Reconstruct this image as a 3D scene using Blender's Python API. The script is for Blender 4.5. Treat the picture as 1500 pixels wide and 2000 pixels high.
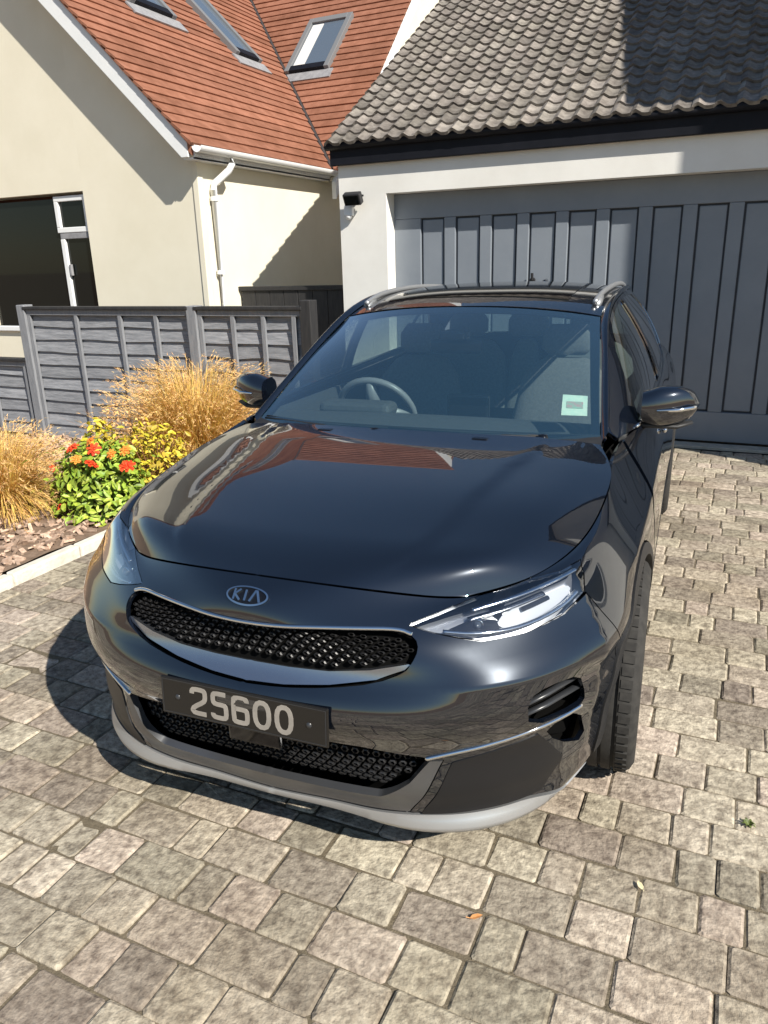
import bpy, bmesh, math, random
import numpy as np
from mathutils import Vector, Matrix, geometry

for o in list(bpy.data.objects): bpy.data.objects.remove(o)
scene = bpy.context.scene
col = scene.collection
R = math.radians
random.seed(7); rng = np.random.default_rng(7)

# ---------------------------------------------------------------- camera
CAM = np.array([1.038, -1.327, 1.570]); YAW, PITCH, ROLL, FPX = R(25.45), R(18.358), R(-1.6), 1480.0
fw = np.array([-math.sin(YAW)*math.cos(PITCH), math.cos(YAW)*math.cos(PITCH), -math.sin(PITCH)])
rt0 = np.array([math.cos(YAW), math.sin(YAW), 0.0]); up0 = np.cross(rt0, fw)
crt = math.cos(ROLL)*rt0+math.sin(ROLL)*up0; cup = -math.sin(ROLL)*rt0+math.cos(ROLL)*up0
cd = bpy.data.cameras.new('camera'); cam = bpy.data.objects.new('camera', cd); col.objects.link(cam)
cam.matrix_world = Matrix(((crt[0], cup[0], -fw[0], CAM[0]), (crt[1], cup[1], -fw[1], CAM[1]), (crt[2], cup[2], -fw[2], CAM[2]), (0, 0, 0, 1)))
cd.sensor_fit = 'HORIZONTAL'; cd.sensor_width = 36; cd.lens = 36*FPX/1500; cd.clip_start = .05; cd.clip_end = 5000
scene.camera = cam
def in_view(P):
    d = np.asarray(P, float)-CAM; D = d@fw
    u = 750+FPX*(d@crt)/D; v = 1000-FPX*(d@cup)/D
    return D, u, v

# ---------------------------------------------------------------- daylight
SUN = np.array([1.0, -.50, .90]); SUN /= np.linalg.norm(SUN)
w = bpy.data.worlds.new('World'); scene.world = w; w.use_nodes = True
nt = w.node_tree; bg = nt.nodes['Background']; sky = nt.nodes.new('ShaderNodeTexSky'); sky.sky_type = 'NISHITA'; sky.sun_disc = False
sky.sun_elevation = math.asin(SUN[2]); sky.sun_rotation = math.atan2(SUN[0], SUN[1]); sky.air_density = 1.3; sky.dust_density = .25; sky.ozone_density = 3.5
nt.links.new(sky.outputs[0], bg.inputs[0]); bg.inputs[1].default_value = .065
sl = bpy.data.lights.new('sun', 'SUN'); sun = bpy.data.objects.new('sun', sl); col.objects.link(sun)
sl.energy = 5.0; sl.angle = R(.53); sl.color = (1, .94, .84); sun.location = (12, -5, 12)
sun.rotation_euler = Vector(SUN).to_track_quat('Z', 'Y').to_euler()
scene.view_settings.view_transform = 'Standard'; scene.view_settings.look = 'None'; scene.view_settings.gamma = 1
scene.view_settings.exposure = .55
scene.render.engine = 'CYCLES'

# ---------------------------------------------------------------- materials
def srgb(r, g, b):
    f = lambda c: c/12.92 if c <= .04045 else ((c+.055)/1.055)**2.4
    return (f(r/255), f(g/255), f(b/255))
def mat(name, c1, c2=None, rough=.6, metal=0, coat=0, nscale=8, detail=4, bump=0, bscale=None, rnd=0, spec=.5, coat_rough=.03, trans=0, hue=None, rvar=0, stretch=(1, 1, 1), wvar=0, wscale=1.0, wtint=None, ramp=(.33, .67)):
    """principled material; c1..c2 mixed by noise, rnd shifts brightness per piece"""
    m = bpy.data.materials.new(name); m.use_nodes = True; t = m.node_tree; N = t.nodes; L = t.links
    b = N['Principled BSDF']; b.inputs['Roughness'].default_value = rough; b.inputs['Metallic'].default_value = metal
    b.inputs['Coat Weight'].default_value = coat; b.inputs['Coat Roughness'].default_value = coat_rough; b.inputs['Specular IOR Level'].default_value = spec
    if trans: b.inputs['Transmission Weight'].default_value = trans
    b.inputs['Base Color'].default_value = (*c1, 1)
    if c2 is not None or bump or rvar:
        tc = N.new('ShaderNodeTexCoord'); mp = N.new('ShaderNodeMapping'); mp.inputs['Scale'].default_value = stretch
        L.new(tc.outputs['Object'], mp.inputs[0])
        ge = N.new('ShaderNodeObjectInfo'); ad = N.new('ShaderNodeVectorMath'); ad.operation = 'ADD'
        mu = N.new('ShaderNodeMath'); mu.operation = 'MULTIPLY'; mu.inputs[1].default_value = 37.0
        L.new(ge.outputs['Random'], mu.inputs[0]); L.new(mp.outputs[0], ad.inputs[0]); L.new(mu.outputs[0], ad.inputs[1])
        vec = ad.outputs[0]
        nz = N.new('ShaderNodeTexNoise'); nz.inputs['Scale'].default_value = nscale; nz.inputs['Detail'].default_value = detail; nz.inputs['Roughness'].default_value = .62
        L.new(vec, nz.inputs['Vector'])
        if rvar:
            rr = N.new('ShaderNodeMapRange'); rr.inputs[1].default_value = .3; rr.inputs[2].default_value = .7; rr.inputs[3].default_value = rough-rvar; rr.inputs[4].default_value = rough+rvar
            L.new(nz.outputs[0], rr.inputs[0]); L.new(rr.outputs[0], b.inputs['Roughness'])
    out = None
    if c2 is not None:
        cr = N.new('ShaderNodeValToRGB'); cr.color_ramp.elements[0].position, cr.color_ramp.elements[1].position = ramp
        cr.color_ramp.elements[0].color = (*c1, 1); cr.color_ramp.elements[1].color = (*c2, 1)
        L.new(nz.outputs[0], cr.inputs[0]); out = cr.outputs[0]
    if rnd:
        if out is None:
            rg = N.new('ShaderNodeRGB'); rg.outputs[0].default_value = (*c1, 1); out = rg.outputs[0]
        g2 = N.new('ShaderNodeNewGeometry'); oi = N.new('ShaderNodeObjectInfo'); a = N.new('ShaderNodeMath'); a.operation = 'ADD'
        L.new(g2.outputs['Random Per Island'], a.inputs[0]); L.new(oi.outputs['Random'], a.inputs[1])
        fr = N.new('ShaderNodeMath'); fr.operation = 'FRACT'; L.new(a.outputs[0], fr.inputs[0])
        mr = N.new('ShaderNodeMapRange'); mr.inputs[3].default_value = 1-rnd; mr.inputs[4].default_value = 1+rnd; L.new(fr.outputs[0], mr.inputs[0])
        hs = N.new('ShaderNodeHueSaturation'); L.new(out, hs.inputs['Color']); L.new(mr.outputs[0], hs.inputs['Value'])
        if hue:
            f2 = N.new('ShaderNodeMath'); f2.operation = 'MULTIPLY'; f2.inputs[1].default_value = 7.31; L.new(fr.outputs[0], f2.inputs[0])
            f3 = N.new('ShaderNodeMath'); f3.operation = 'FRACT'; L.new(f2.outputs[0], f3.inputs[0])
            m3 = N.new('ShaderNodeMapRange'); m3.inputs[3].default_value = .5-hue; m3.inputs[4].default_value = .5+hue; L.new(f3.outputs[0], m3.inputs[0]); L.new(m3.outputs[0], hs.inputs['Hue'])
        out = hs.outputs[0]
    if wvar:      # stains that run on across neighbouring pieces
        if out is None:
            rg = N.new('ShaderNodeRGB'); rg.outputs[0].default_value = (*c1, 1); out = rg.outputs[0]
        gp_ = N.new('ShaderNodeNewGeometry'); wn = N.new('ShaderNodeTexNoise'); wn.inputs['Scale'].default_value = wscale; wn.inputs['Detail'].default_value = 6; wn.inputs['Roughness'].default_value = .6
        L.new(gp_.outputs['Position'], wn.inputs['Vector']); wr = N.new('ShaderNodeMapRange'); wr.inputs[1].default_value = .42; wr.inputs[2].default_value = .72; L.new(wn.outputs[0], wr.inputs[0])
        ml = N.new('ShaderNodeMath'); ml.operation = 'MULTIPLY'; ml.inputs[1].default_value = wvar; L.new(wr.outputs[0], ml.inputs[0])
        mx = N.new('ShaderNodeMix'); mx.data_type = 'RGBA'; mx.blend_type = 'MULTIPLY'; mx.inputs[7].default_value = (*(wtint or (.35, .33, .28)), 1)
        L.new(ml.outputs[0], mx.inputs[0]); L.new(out, mx.inputs[6]); out = mx.outputs[2]
    if out is not None: L.new(out, b.inputs['Base Color'])
    if bump:
        n2 = N.new('ShaderNodeTexNoise'); n2.inputs['Scale'].default_value = bscale or nscale*4; n2.inputs['Detail'].default_value = 5
        L.new(vec, n2.inputs['Vector']); bp = N.new('ShaderNodeBump'); bp.inputs['Strength'].default_value = bump; bp.inputs['Distance'].default_value = .01
        L.new(n2.outputs[0], bp.inputs['Height']); L.new(bp.outputs[0], b.inputs['Normal'])
    return m
def glass(name, tint, gloss_rough=0.0, ior=1.5, body=None, body_w=0, k=2.0):
    """a thin pane: tinted see-through plus a mirror reflection by Fresnel"""
    m = bpy.data.materials.new(name); m.use_nodes = True; t = m.node_tree; N = t.nodes; L = t.links; N.remove(N['Principled BSDF'])
    tr = N.new('ShaderNodeBsdfTransparent'); tr.inputs[0].default_value = (*tint, 1); gl = N.new('ShaderNodeBsdfGlossy'); gl.inputs['Roughness'].default_value = gloss_rough
    gl.inputs[0].default_value = (1, 1, 1, 1)
    mx = N.new('ShaderNodeMixShader'); ge = N.new('ShaderNodeNewGeometry'); dt = N.new('ShaderNodeVectorMath'); dt.operation = 'DOT_PRODUCT'
    L.new(ge.outputs['Normal'], dt.inputs[0]); L.new(ge.outputs['Incoming'], dt.inputs[1])
    def mth(op, a, b_=None, clamp=False):
        n = N.new('ShaderNodeMath'); n.operation = op; n.use_clamp = clamp
        for i, v in enumerate((a, b_)):
            if v is None: continue
            if isinstance(v, (int, float)): n.inputs[i].default_value = v
            else: L.new(v, n.inputs[i])
        return n.outputs[0]
    f0 = ((ior-1)/(ior+1))**2       # same reflection seen from either side of the pane
    c5 = mth('POWER', mth('SUBTRACT', 1.0, mth('ABSOLUTE', dt.outputs['Value'])), 5.0); mm_o = mth('MULTIPLY', mth('ADD', mth('MULTIPLY', c5, 1-f0), f0), k, True)
    base = tr.outputs[0]
    if body:
        df = N.new('ShaderNodeBsdfDiffuse'); df.inputs[0].default_value = (*body, 1); m2 = N.new('ShaderNodeMixShader'); m2.inputs[0].default_value = body_w
        L.new(base, m2.inputs[1]); L.new(df.outputs[0], m2.inputs[2]); base = m2.outputs[0]
    L.new(mm_o, mx.inputs[0]); L.new(base, mx.inputs[1]); L.new(gl.outputs[0], mx.inputs[2]); L.new(mx.outputs[0], N['Material Output'].inputs[0])
    return m

# ---------------------------------------------------------------- mesh helpers
def tag(o, label=None, cat=None, group=None, kind=None):
    for k, v in (('label', label), ('category', cat), ('group', group), ('kind', kind)):
        if v: o[k] = v
    return o
def thing(name, label, cat, loc=(0, 0, 0), rz=0, group=None):
    o = bpy.data.objects.new(name, None); col.objects.link(o); o.location = loc; o.rotation_euler = (0, 0, rz); o.empty_display_size = .2
    return tag(o, label, cat, group)
def link(name, me, m, parent=None, loc=None):
    o = bpy.data.objects.new(name, me); col.objects.link(o)
    if m is not None and not me.materials: me.materials.append(m)
    if parent is not None: o.parent = parent
    if loc is not None: o.location = loc
    return o
def mesh(name, V, F, smooth=False, normals=None):
    me = bpy.data.meshes.new(name); me.from_pydata([tuple(map(float, v)) for v in V], [], [tuple(map(int, f)) for f in F]); me.validate(); me.update()
    if smooth: me.polygons.foreach_set('use_smooth', [True]*len(me.polygons))
    if normals is not None: me.normals_split_custom_set_from_vertices([tuple(map(float, n)) for n in normals])
    return me
class MB:
    """collects shapes into one mesh"""
    def __init__(s): s.V = []; s.F = []
    def add(s, V, F):
        n = len(s.V); s.V += [tuple(v) for v in V]; s.F += [tuple(i+n for i in f) for f in F]; return s
    def box(s, x0, x1, y0, y1, z0, z1, M=None):
        V = [(x, y, z) for z in (z0, z1) for y in (y0, y1) for x in (x0, x1)]
        if M is not None: V = [tuple(M @ Vector(v)) for v in V]
        return s.add(V, [(0, 2, 3, 1), (4, 5, 7, 6), (0, 1, 5, 4), (2, 6, 7, 3), (0, 4, 6, 2), (1, 3, 7, 5)])
    def prism(s, poly, f0, f1):
        """poly in 2-D, f0/f1 map a 2-D point to the two end faces"""
        n = len(poly); V = [f0(*q) for q in poly]+[f1(*q) for q in poly]
        return s.add(V, [tuple(range(n-1, -1, -1)), tuple(range(n, 2*n))]+[(i, (i+1) % n, n+(i+1) % n, n+i) for i in range(n)])
    def tube(s, path, r, n=8, cap=True, sx=1, sy=1, closed=False):
        P = [Vector(q) for q in path]; m = len(P); up = Vector((0, 0, 1)); V = []; 
        for i, q in enumerate(P):
            a = P[(i-1) % m] if (closed or i > 0) else P[0]; b = P[(i+1) % m] if (closed or i < m-1) else P[-1]
            d = (b-a).normalized(); e = d.cross(up)
            if e.length < 1e-4: e = d.cross(Vector((0, 1, 0)))
            e.normalize(); u = e.cross(d); rr = r[i] if hasattr(r, '__len__') else r
            V += [tuple(q+e*(math.cos(2*math.pi*k/n)*rr*sx)+u*(math.sin(2*math.pi*k/n)*rr*sy)) for k in range(n)]
        F = []
        for i in range(m if closed else m-1):
            for k in range(n): F.append((i*n+k, i*n+(k+1) % n, ((i+1) % m)*n+(k+1) % n, ((i+1) % m)*n+k))
        if cap and not closed: F += [tuple(range(n-1, -1, -1)), tuple(range((m-1)*n, m*n))]
        return s.add(V, F)
    def lathe(s, prof, n=48, axis='x', close=False):
        """prof: (radius, along-axis) points"""
        V = []; m = len(prof)
        for k in range(n):
            c, d = math.cos(2*math.pi*k/n), math.sin(2*math.pi*k/n)
            for r, a in prof: V.append((a, r*c, r*d) if axis == 'x' else ((r*c, r*d, a) if axis == 'z' else (r*d, a, r*c)))
        F = [(k*m+i, k*m+i+1, ((k+1) % n)*m+i+1, ((k+1) % n)*m+i) for k in range(n) for i in range(m-1)]
        return s.add(V, F)
    def build(s, name, m, parent=None, smooth=False, bevel=0, seg=2, loc=None, auto=None):
        me = mesh(name, s.V, s.F, smooth)
        bm = bmesh.new(); bm.from_mesh(me); bmesh.ops.recalc_face_normals(bm, faces=bm.faces); bm.to_mesh(me); bm.free()
        if smooth and auto: me.set_sharp_from_angle(angle=R(auto))
        o = link(name, me, m, parent, loc)
        if bevel:
            b = o.modifiers.new('bevel', 'BEVEL'); b.width = bevel; b.segments = seg; b.limit_method = 'ANGLE'; b.angle_limit = R(40)
        return o
def chaikin(P, k=2, closed=True):
    P = np.asarray(P, float)
    for _ in range(k):
        Q = np.roll(P, -1, 0) if closed else P[1:]; A = P if closed else P[:-1]
        N_ = np.empty((2*len(A), P.shape[1])); N_[0::2] = .75*A+.25*Q; N_[1::2] = .25*A+.75*Q
        P = N_ if closed else np.vstack([P[:1], N_, P[-1:]])
    return P
def resample(P, h, closed=True):
    P = np.asarray(P, float); Q = np.vstack([P, P[:1]]) if closed else P
    out = []
    for a, b in zip(Q[:-1], Q[1:]):
        n = max(1, int(math.ceil(np.linalg.norm(b-a)/h))); out += [a+(b-a)*i/n for i in range(n)]
    if not closed: out.append(Q[-1])
    return np.array(out)
def inside(P, poly):
    x, y = P[:, 0][:, None], P[:, 1][:, None]; a = poly; b = np.roll(poly, -1, 0)
    c = ((a[:, 1] > y) != (b[:, 1] > y)) & (x < (b[:, 0]-a[:, 0])*(y-a[:, 1])/np.where(b[:, 1] == a[:, 1], 1e-12, b[:, 1]-a[:, 1])+a[:, 0])
    return c.sum(1) % 2 == 1
def seg_dist(P, poly):
    a = poly; d = np.roll(poly, -1, 0)-a; r = P[:, None]-a[None]
    t = np.clip((r*d).sum(2)/np.maximum((d*d).sum(1), 1e-12), 0, 1); return np.linalg.norm(r-t[..., None]*d, axis=2).min(1)
# ---------------------------------------------------------------- materials of the place
M = {}
M['paver'] = mat('paver_stone', (.200, .166, .131), (.520, .455, .362), rough=.92, nscale=36, detail=10, bump=.6, bscale=80, rnd=.32, hue=.016, spec=.2, wvar=.75, wscale=1.3, wtint=(.50, .46, .39), ramp=(.34, .65))
M['sand'] = mat('joint_sand', (.12, .10, .07), (.19, .158, .11), rough=1, nscale=60, bump=.5, spec=.1)
M['earth'] = mat('earth', (.17, .12, .085), (.28, .20, .145), rough=1, nscale=14, bump=.8, bscale=60, spec=.1)
M['bark'] = mat('bark', (.30, .20, .145), (.54, .40, .30), rough=.95, nscale=40, rnd=.45, spec=.2)
M['kerb'] = mat('kerb_concrete', (.60, .555, .47), (.74, .70, .62), rough=.85, nscale=18, bump=.3, rnd=.06)
M['cream'] = mat('cream_render', (.765, .715, .575), (.805, .757, .62), rough=.9, nscale=2.2, bump=.12, bscale=160, spec=.2, wvar=.22, wscale=.9, wtint=(.80, .80, .74))
M['white'] = mat('white_masonry_paint', (.76, .745, .70), (.81, .80, .76), rough=.85, nscale=3, bump=.12, bscale=120, spec=.2, wvar=.2, wscale=1.5, wtint=(.78, .79, .78))
M['upvc'] = mat('white_plastic', (.80, .81, .81), (.84, .85, .85), rough=.35, nscale=4)
M['barge'] = mat('white_gloss_board', (.78, .80, .80), (.83, .84, .84), rough=.4, nscale=6)
M['terra'] = mat('terracotta_tile', (.235, .099, .060), (.335, .152, .098), rough=.85, nscale=7, detail=8, bump=.3, bscale=40, rnd=.12, spec=.2, wvar=.6, wscale=1.6, wtint=(.55, .5, .42))
M['lead'] = mat('lead', (.22, .22, .23), (.32, .32, .33), rough=.6, nscale=12)
M['valley'] = mat('dark_valley', (.035, .03, .03), rough=.8)
M['gtile'] = mat('garage_tile', (.145, .128, .113), (.282, .255, .226), rough=.9, nscale=16, detail=8, bump=.3, bscale=80, rnd=.28, hue=.01, spec=.2, wvar=.5, wscale=2.2, wtint=(.55, .55, .5))
M['black'] = mat('black_gloss_board', (.006, .007, .011), (.010, .011, .016), rough=.6, spec=.2, nscale=6)
M['door'] = mat('blue_grey_paint', (.20, .226, .262), (.225, .252, .288), rough=.45, nscale=3, bump=.05, bscale=40)
M['groove'] = mat('door_groove', (.05, .058, .072), rough=.6)
M['fence'] = mat('grey_fence_paint', (.175, .183, .20), (.33, .338, .36), rough=.8, nscale=9, detail=7, bump=.35, bscale=30, rnd=.14, stretch=(.6, 1, 6))
M['post'] = mat('grey_post_paint', (.19, .198, .215), (.26, .268, .285), rough=.8, nscale=9, bump=.3, stretch=(6, 6, .7))
M['dark_wood'] = mat('dark_stained_wood', (.018, .018, .020), (.035, .034, .034), rough=.7, nscale=10, stretch=(6, 6, .7))
M['pane'] = mat('window_pane', (.008, .010, .009), rough=.03, spec=.35)
M['sky_pane'] = mat('roof_window_pane', (.10, .13, .17), rough=.03, spec=1.0)
M['frame_grey'] = mat('roof_window_frame', (.18, .185, .19), rough=.45)
M['blind'] = mat('pale_blind', (.68, .66, .62), rough=.8)
M['steel'] = mat('painted_steel', (.02, .02, .022), rough=.45)

# ---------------------------------------------------------------- ground and paved drive
g = MB(); g.add([(-300, -300, -.07), (300, -300, -.07), (300, 300, -.07), (-300, 300, -.07)], [(0, 1, 2, 3)])
tag(g.build('ground', M['earth']), kind='structure')
U0, U1, V0, V1 = -2.30, 7.6, -4.2, 5.40
g = MB(); g.add([(U0, V0, -.006), (U1, V0, -.006), (U1, V1+.14, -.006), (U0, V1+.14, -.006)], [(0, 1, 2, 3)])
g.add([(-7, V0, -.016), (U0+.02, V0, -.016), (U0+.02, .2, -.016), (-7, .2, -.016)], [(0, 1, 2, 3)])
drive = tag(g.build('driveway', M['sand']), kind='structure')
CR = .1415
def paver_shape(l, wd, seed):
    r = np.random.default_rng(seed); c = .007; hx, hy = l/2, wd/2
    o8 = [(-hx+c, -hy), (hx-c, -hy), (hx, -hy+c), (hx, hy-c), (hx-c, hy), (-hx+c, hy), (-hx, hy-c), (-hx, -hy+c)]
    j = r.normal(0, .0016, (8, 2)); o8 = [(x+a, y+b) for (x, y), (a, b) in zip(o8, j)]
    V = [(x, y, -.055) for x, y in o8]+[(x, y, -.005+r.normal(0, .0008)) for x, y in o8]
    V += [(x*(1-.007/hx), y*(1-.007/hy), r.normal(0, .0008)) for x, y in o8]+[(r.normal(0, .01), r.normal(0, .01), .0015)]
    F = []
    for k in range(8):
        n = (k+1) % 8; F += [(k, n, 8+n, 8+k), (8+k, 8+n, 16+n, 16+k), (16+k, 16+n, 24)]
    return V, F
LEN = [.104, .146, .214]; SHAPES = {(i, s): paver_shape(LEN[i]-.0045, CR-.005, 10*i+s) for i in range(3) for s in range(4)}
MESHES = {}
def under_car(u, v):
    a = R(-3.3); x = u*math.cos(a)-v*math.sin(a); y = u*math.sin(a)+v*math.cos(a); return abs(x) < .72 and .45 < y < 4.2
pav = []
k = -27
while True:
    v = -.4425+CR*(k+.5)
    if v > V1: break
    if v > V0:
        u = (-6.6 if v < .1 else U0)+random.random()*.2*0
        first = True
        while u < U1:
            i = random.choices((0, 1, 2), (.26, .34, .40))[0]; L_ = LEN[i]
            if first: L_ *= 1; first = False
            pav.append((u+L_/2, v, i, random.randrange(4))); u += L_
    k += 1
rank = []
for j, (u, v, i, s) in enumerate(pav):
    D, a, b = in_view((u, v, 0))
    ok = D > .3 and -60 < a < 1560 and -60 < b < 2080 and not under_car(u, v)
    rank.append((LEN[i]/(D*D)*(CAM[2]/D) if ok else -1, j))
rank.sort(reverse=True); single = {j for sc, j in rank[:300] if sc > 0}
rest = MB()
for j, (u, v, i, s) in enumerate(pav):
    rx, ry, rz, dz = random.gauss(0, .006), random.gauss(0, .006), random.gauss(0, .006), random.gauss(0, .0018)
    if j in single:
        if (i, s) not in MESHES: MESHES[(i, s)] = mesh('paver', *SHAPES[(i, s)]); MESHES[(i, s)].materials.append(M['paver'])
        o = link('paver', MESHES[(i, s)], None, drive, (u, v, dz)); o.rotation_euler = (rx, ry, rz+(math.pi if random.random() < .5 else 0))
    else:
        c, d = math.cos(rz), math.sin(rz); V, F = SHAPES[(i, s)]
        rest.add([(u+x*c-y*d, v+x*d+y*c, z+dz+x*ry*-1+y*rx) for x, y, z in V], F)
me = mesh('paver_field', rest.V, rest.F); o = link('paver_field', me, M['paver'], drive); tag(o, kind='stuff')
# threshold strip and narrow dark strip in front of the garage door
t = MB(); t.box(-2.07, 2.6, 5.41, 5.56, -.05, .018); t.build('threshold', mat('threshold_concrete', (.35, .33, .28), (.5, .47, .41), rough=.9, nscale=14, bump=.3), drive, bevel=.006)
t = MB(); t.box(-2.5, 3.0, 5.345, 5.402, -.05, -.006); t.build('dark_strip', M['steel'], drive)

# fallen leaves and a weed on the paving
def leaf_thing(u, v, s, rot, label, m):
    t_ = thing('fallen_leaf', label, 'leaf', (u, v, .006), rot); V_ = [(-s, 0, 0), (-.4*s, .42*s, .10*s), (.4*s, .36*s, .12*s), (s, 0, .05*s), (.4*s, -.36*s, .12*s), (-.4*s, -.42*s, .08*s), (0, 0, .02*s)]
    link('blade', mesh('blade', V_, [(6, i, (i+1) % 6) for i in range(6)]), m, t_); MB().tube([(-s, 0, .002), (-1.5*s, .1*s, .006)], .0012, 5).build('stalk', m, t_)
M['dry1'] = mat('orange_dry_leaf', (.52, .22, .07), (.62, .34, .14), rough=.8, nscale=60); M['dry2'] = mat('pale_dry_leaf', (.70, .60, .34), (.8, .72, .48), rough=.8, nscale=60)
leaf_thing(.585, .095, .018, .7, 'orange dry leaf lying on the paving in front of the car', M['dry1'])
leaf_thing(.945, .36, .016, 2.1, 'pale straw leaf lying on the paving by the front wheel', M['dry2'])
leaf_thing(.20, -.42, .013, 4.0, 'small pale leaf on the paving well in front of the number plate', M['dry2'])
wd_ = thing('weed', 'small green weed growing from a paving joint beside the front wheel', 'weed', (1.20, .715, .0)); Vw, Fw = [], []
for i in range(9):
    a = i*.7; d_ = Vector((math.cos(a), math.sin(a), 0)); e_ = Vector((-math.sin(a), math.cos(a), 0)); b0 = len(Vw); L_ = random.uniform(.014, .026)
    Vw += [tuple(-e_*.002), tuple(e_*.002), tuple(d_*L_*.6+e_*.004+Vector((0, 0, .012))), tuple(d_*L_*.6-e_*.004+Vector((0, 0, .012))), tuple(d_*L_+Vector((0, 0, .010)))]; Fw += [(b0, b0+1, b0+2, b0+3), (b0+3, b0+2, b0+4)]
link('leaves', mesh('leaves', Vw, Fw), mat('weed_green', (.07, .10, .02), (.14, .17, .04), rough=.6, nscale=80), wd_)

# planting bed
g = MB(); nx_, ny_ = 30, 24; bx = np.linspace(-7, -2.42, nx_); by = np.linspace(.2, 3.9, ny_)
V = [(x, y, .02+.02*math.sin(3*x+2*y)+.012*random.random()) for y in by for x in bx]
g.add(V, [(j*nx_+i, j*nx_+i+1, (j+1)*nx_+i+1, (j+1)*nx_+i) for j in range(ny_-1) for i in range(nx_-1)])
tag(g.build('flower_bed', M['earth'], smooth=True), kind='structure')
g = MB()
for _ in range(4200):
    x, y = random.uniform(-5.2, -2.44), random.uniform(.4, 3.85); l, wd, h = random.uniform(.012, .04), random.uniform(.006, .016), random.uniform(.003, .008)
    Mx = Matrix.Translation((x, y, .045+random.random()*.014)) @ Matrix.Rotation(random.uniform(0, 6.3), 4, 'Z') @ Matrix.Rotation(random.gauss(0, .35), 4, 'X') @ Matrix.Rotation(random.gauss(0, .35), 4, 'Y')
    g.box(-l, l, -wd, wd, -h, h, Mx)
tag(link('bark_mulch', mesh('bark_mulch', g.V, g.F), M['bark']), 'brown bark chips spread over the flower bed', 'mulch', kind='stuff')
kerb = thing('kerb_edging', 'pale concrete kerb edging between the flower bed and the paving', 'kerb', (-2.37, 2.0, 0))
for i in range(8):
    b = MB(); b.box(-.035, .035, -.226, .226, -.1, .045); o = b.build('kerb_stone', M['kerb'], kerb, bevel=.012)
    o.location = (random.gauss(0, .003), -1.5+i*.457, random.gauss(0, .003)); o.rotation_euler = (0, 0, random.gauss(0, .006))

# ---------------------------------------------------------------- garage
VG = 5.433
gar = thing('garage', 'white garage with black fascia, pantiled roof and wide blue grey door', 'garage', (.25, VG, 0))
def gp(mb, name, m, parent=None, **k):
    """build in world coordinates under the garage empty"""
    mb.V = [(x-.25, y-VG, z) for x, y, z in mb.V]; return mb.build(name, m, parent or gar, **k)
b = MB(); b.box(-2.55, -2.07, VG, VG+.3, 0, 2.148); gp(b, 'pier', M['white'])
b = MB(); b.box(2.57, 3.02, VG, VG+.3, 0, 2.148); gp(b, 'pier', M['white'])
b = MB(); b.box(-2.55, 3.02, VG, VG+.3, 2.148, 2.43); gp(b, 'lintel', M['white'])
RT = math.tan(R(32)); VR = 8.9; ZE = 2.575
zr = lambda v: ZE+(v-(VG-.10))*RT
for u, nm in ((-2.55, 'left'), (2.74, 'right')):
    b = MB(); prof = [(VG+.3, 0), (2*VR-VG, 0), (2*VR-VG, 2.43), (VR, zr(VR)-.13), (VG+.3, zr(VG+.3)-.13)]
    b.prism(prof, lambda v, z, u=u: (u, v, z), lambda v, z, u=u: (u+.28, v, z)); gp(b, 'side_wall', M['white'])
b = MB(); b.box(-2.6, 3.06, VG-.06, VG-.002, 2.405, 2.575); gp(b, 'fascia', M['black'], bevel=.004)
gb = MB(); gb.tube([(-2.63, VG-.075, 2.565), (3.08, VG-.075, 2.565)], .036, 10); gp(gb, 'gutter', M['black'], smooth=True)
b = MB(); prof = [(VG-.05, 2.577), (VR, zr(VR)-.03), (2*VR-VG+.05, 2.577), (2*VR-VG+.05, 2.44), (VR, zr(VR)-.12), (VG-.05, 2.48)]
b.prism(prof, lambda v, z: (-2.6, v, z), lambda v, z: (3.06, v, z)); groof = gp(b, 'roof', M['valley'])
# pantiles
TW, TG = .148, .146
def pantile():
    xs = np.linspace(0, 1, 8); prof = [.004+.030*max(0, math.sin(math.pi*min(1, x/.52)))**1.2 - .006*math.sin(math.pi*max(0, (x-.52)/.48)) for x in xs]
    V = []; L_ = TG/math.cos(R(32))+.045
    for (s, dz) in ((0, .022), (L_, -.004)):
        V += [(x*TW*1.06, s*math.cos(R(32))-dz*math.sin(R(32)), s*math.sin(R(32))+(p_+dz)*math.cos(R(32))) for x, p_ in zip(xs, prof)]
    V += [(x*TW*1.06, .004, (p_+.022-.026)*math.cos(R(32))) for x, p_ in zip(xs, prof)]
    return V, [(i, i+1, 9+i, 8+i) for i in range(7)]+[(i, 16+i, 17+i, i+1) for i in range(7)]
tv, tf = pantile(); tm = mesh('roof_tile', tv, tf, smooth=True); tm.materials.append(M['gtile']); tm.set_sharp_from_angle(angle=R(35))
tiles = []
nrow = int((VR-VG+.1)/TG)
for r_ in range(nrow):
    for c_ in range(39):
        v = VG-.115+r_*TG; tiles.append((-2.62+c_*TW-(TW*.5 if False else 0), v, zr(v)+.0))
sc = []
for j, q in enumerate(tiles):
    D, a, b_ = in_view((q[0]+.07, q[1]+.07, q[2])); sc.append((1/D if (-20 < a < 1530 and -25 < b_ < 700) else -1, j))
sc.sort(reverse=True); single = {j for s_, j in sc[:300] if s_ > 0}; rest = MB()
for j, q in enumerate(tiles):
    q = (q[0]+random.gauss(0, .002), q[1]+random.gauss(0, .002), q[2]+random.gauss(0, .0012))
    if j in single: link('roof_tile', tm, None, groof, (q[0]-.25, q[1]-VG, q[2])).rotation_euler = (random.gauss(0, .01), random.gauss(0, .012), 0)
    else: rest.add([(x+q[0]-.25, y+q[1]-VG, z+q[2]) for x, y, z in tv], tf)
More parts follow.
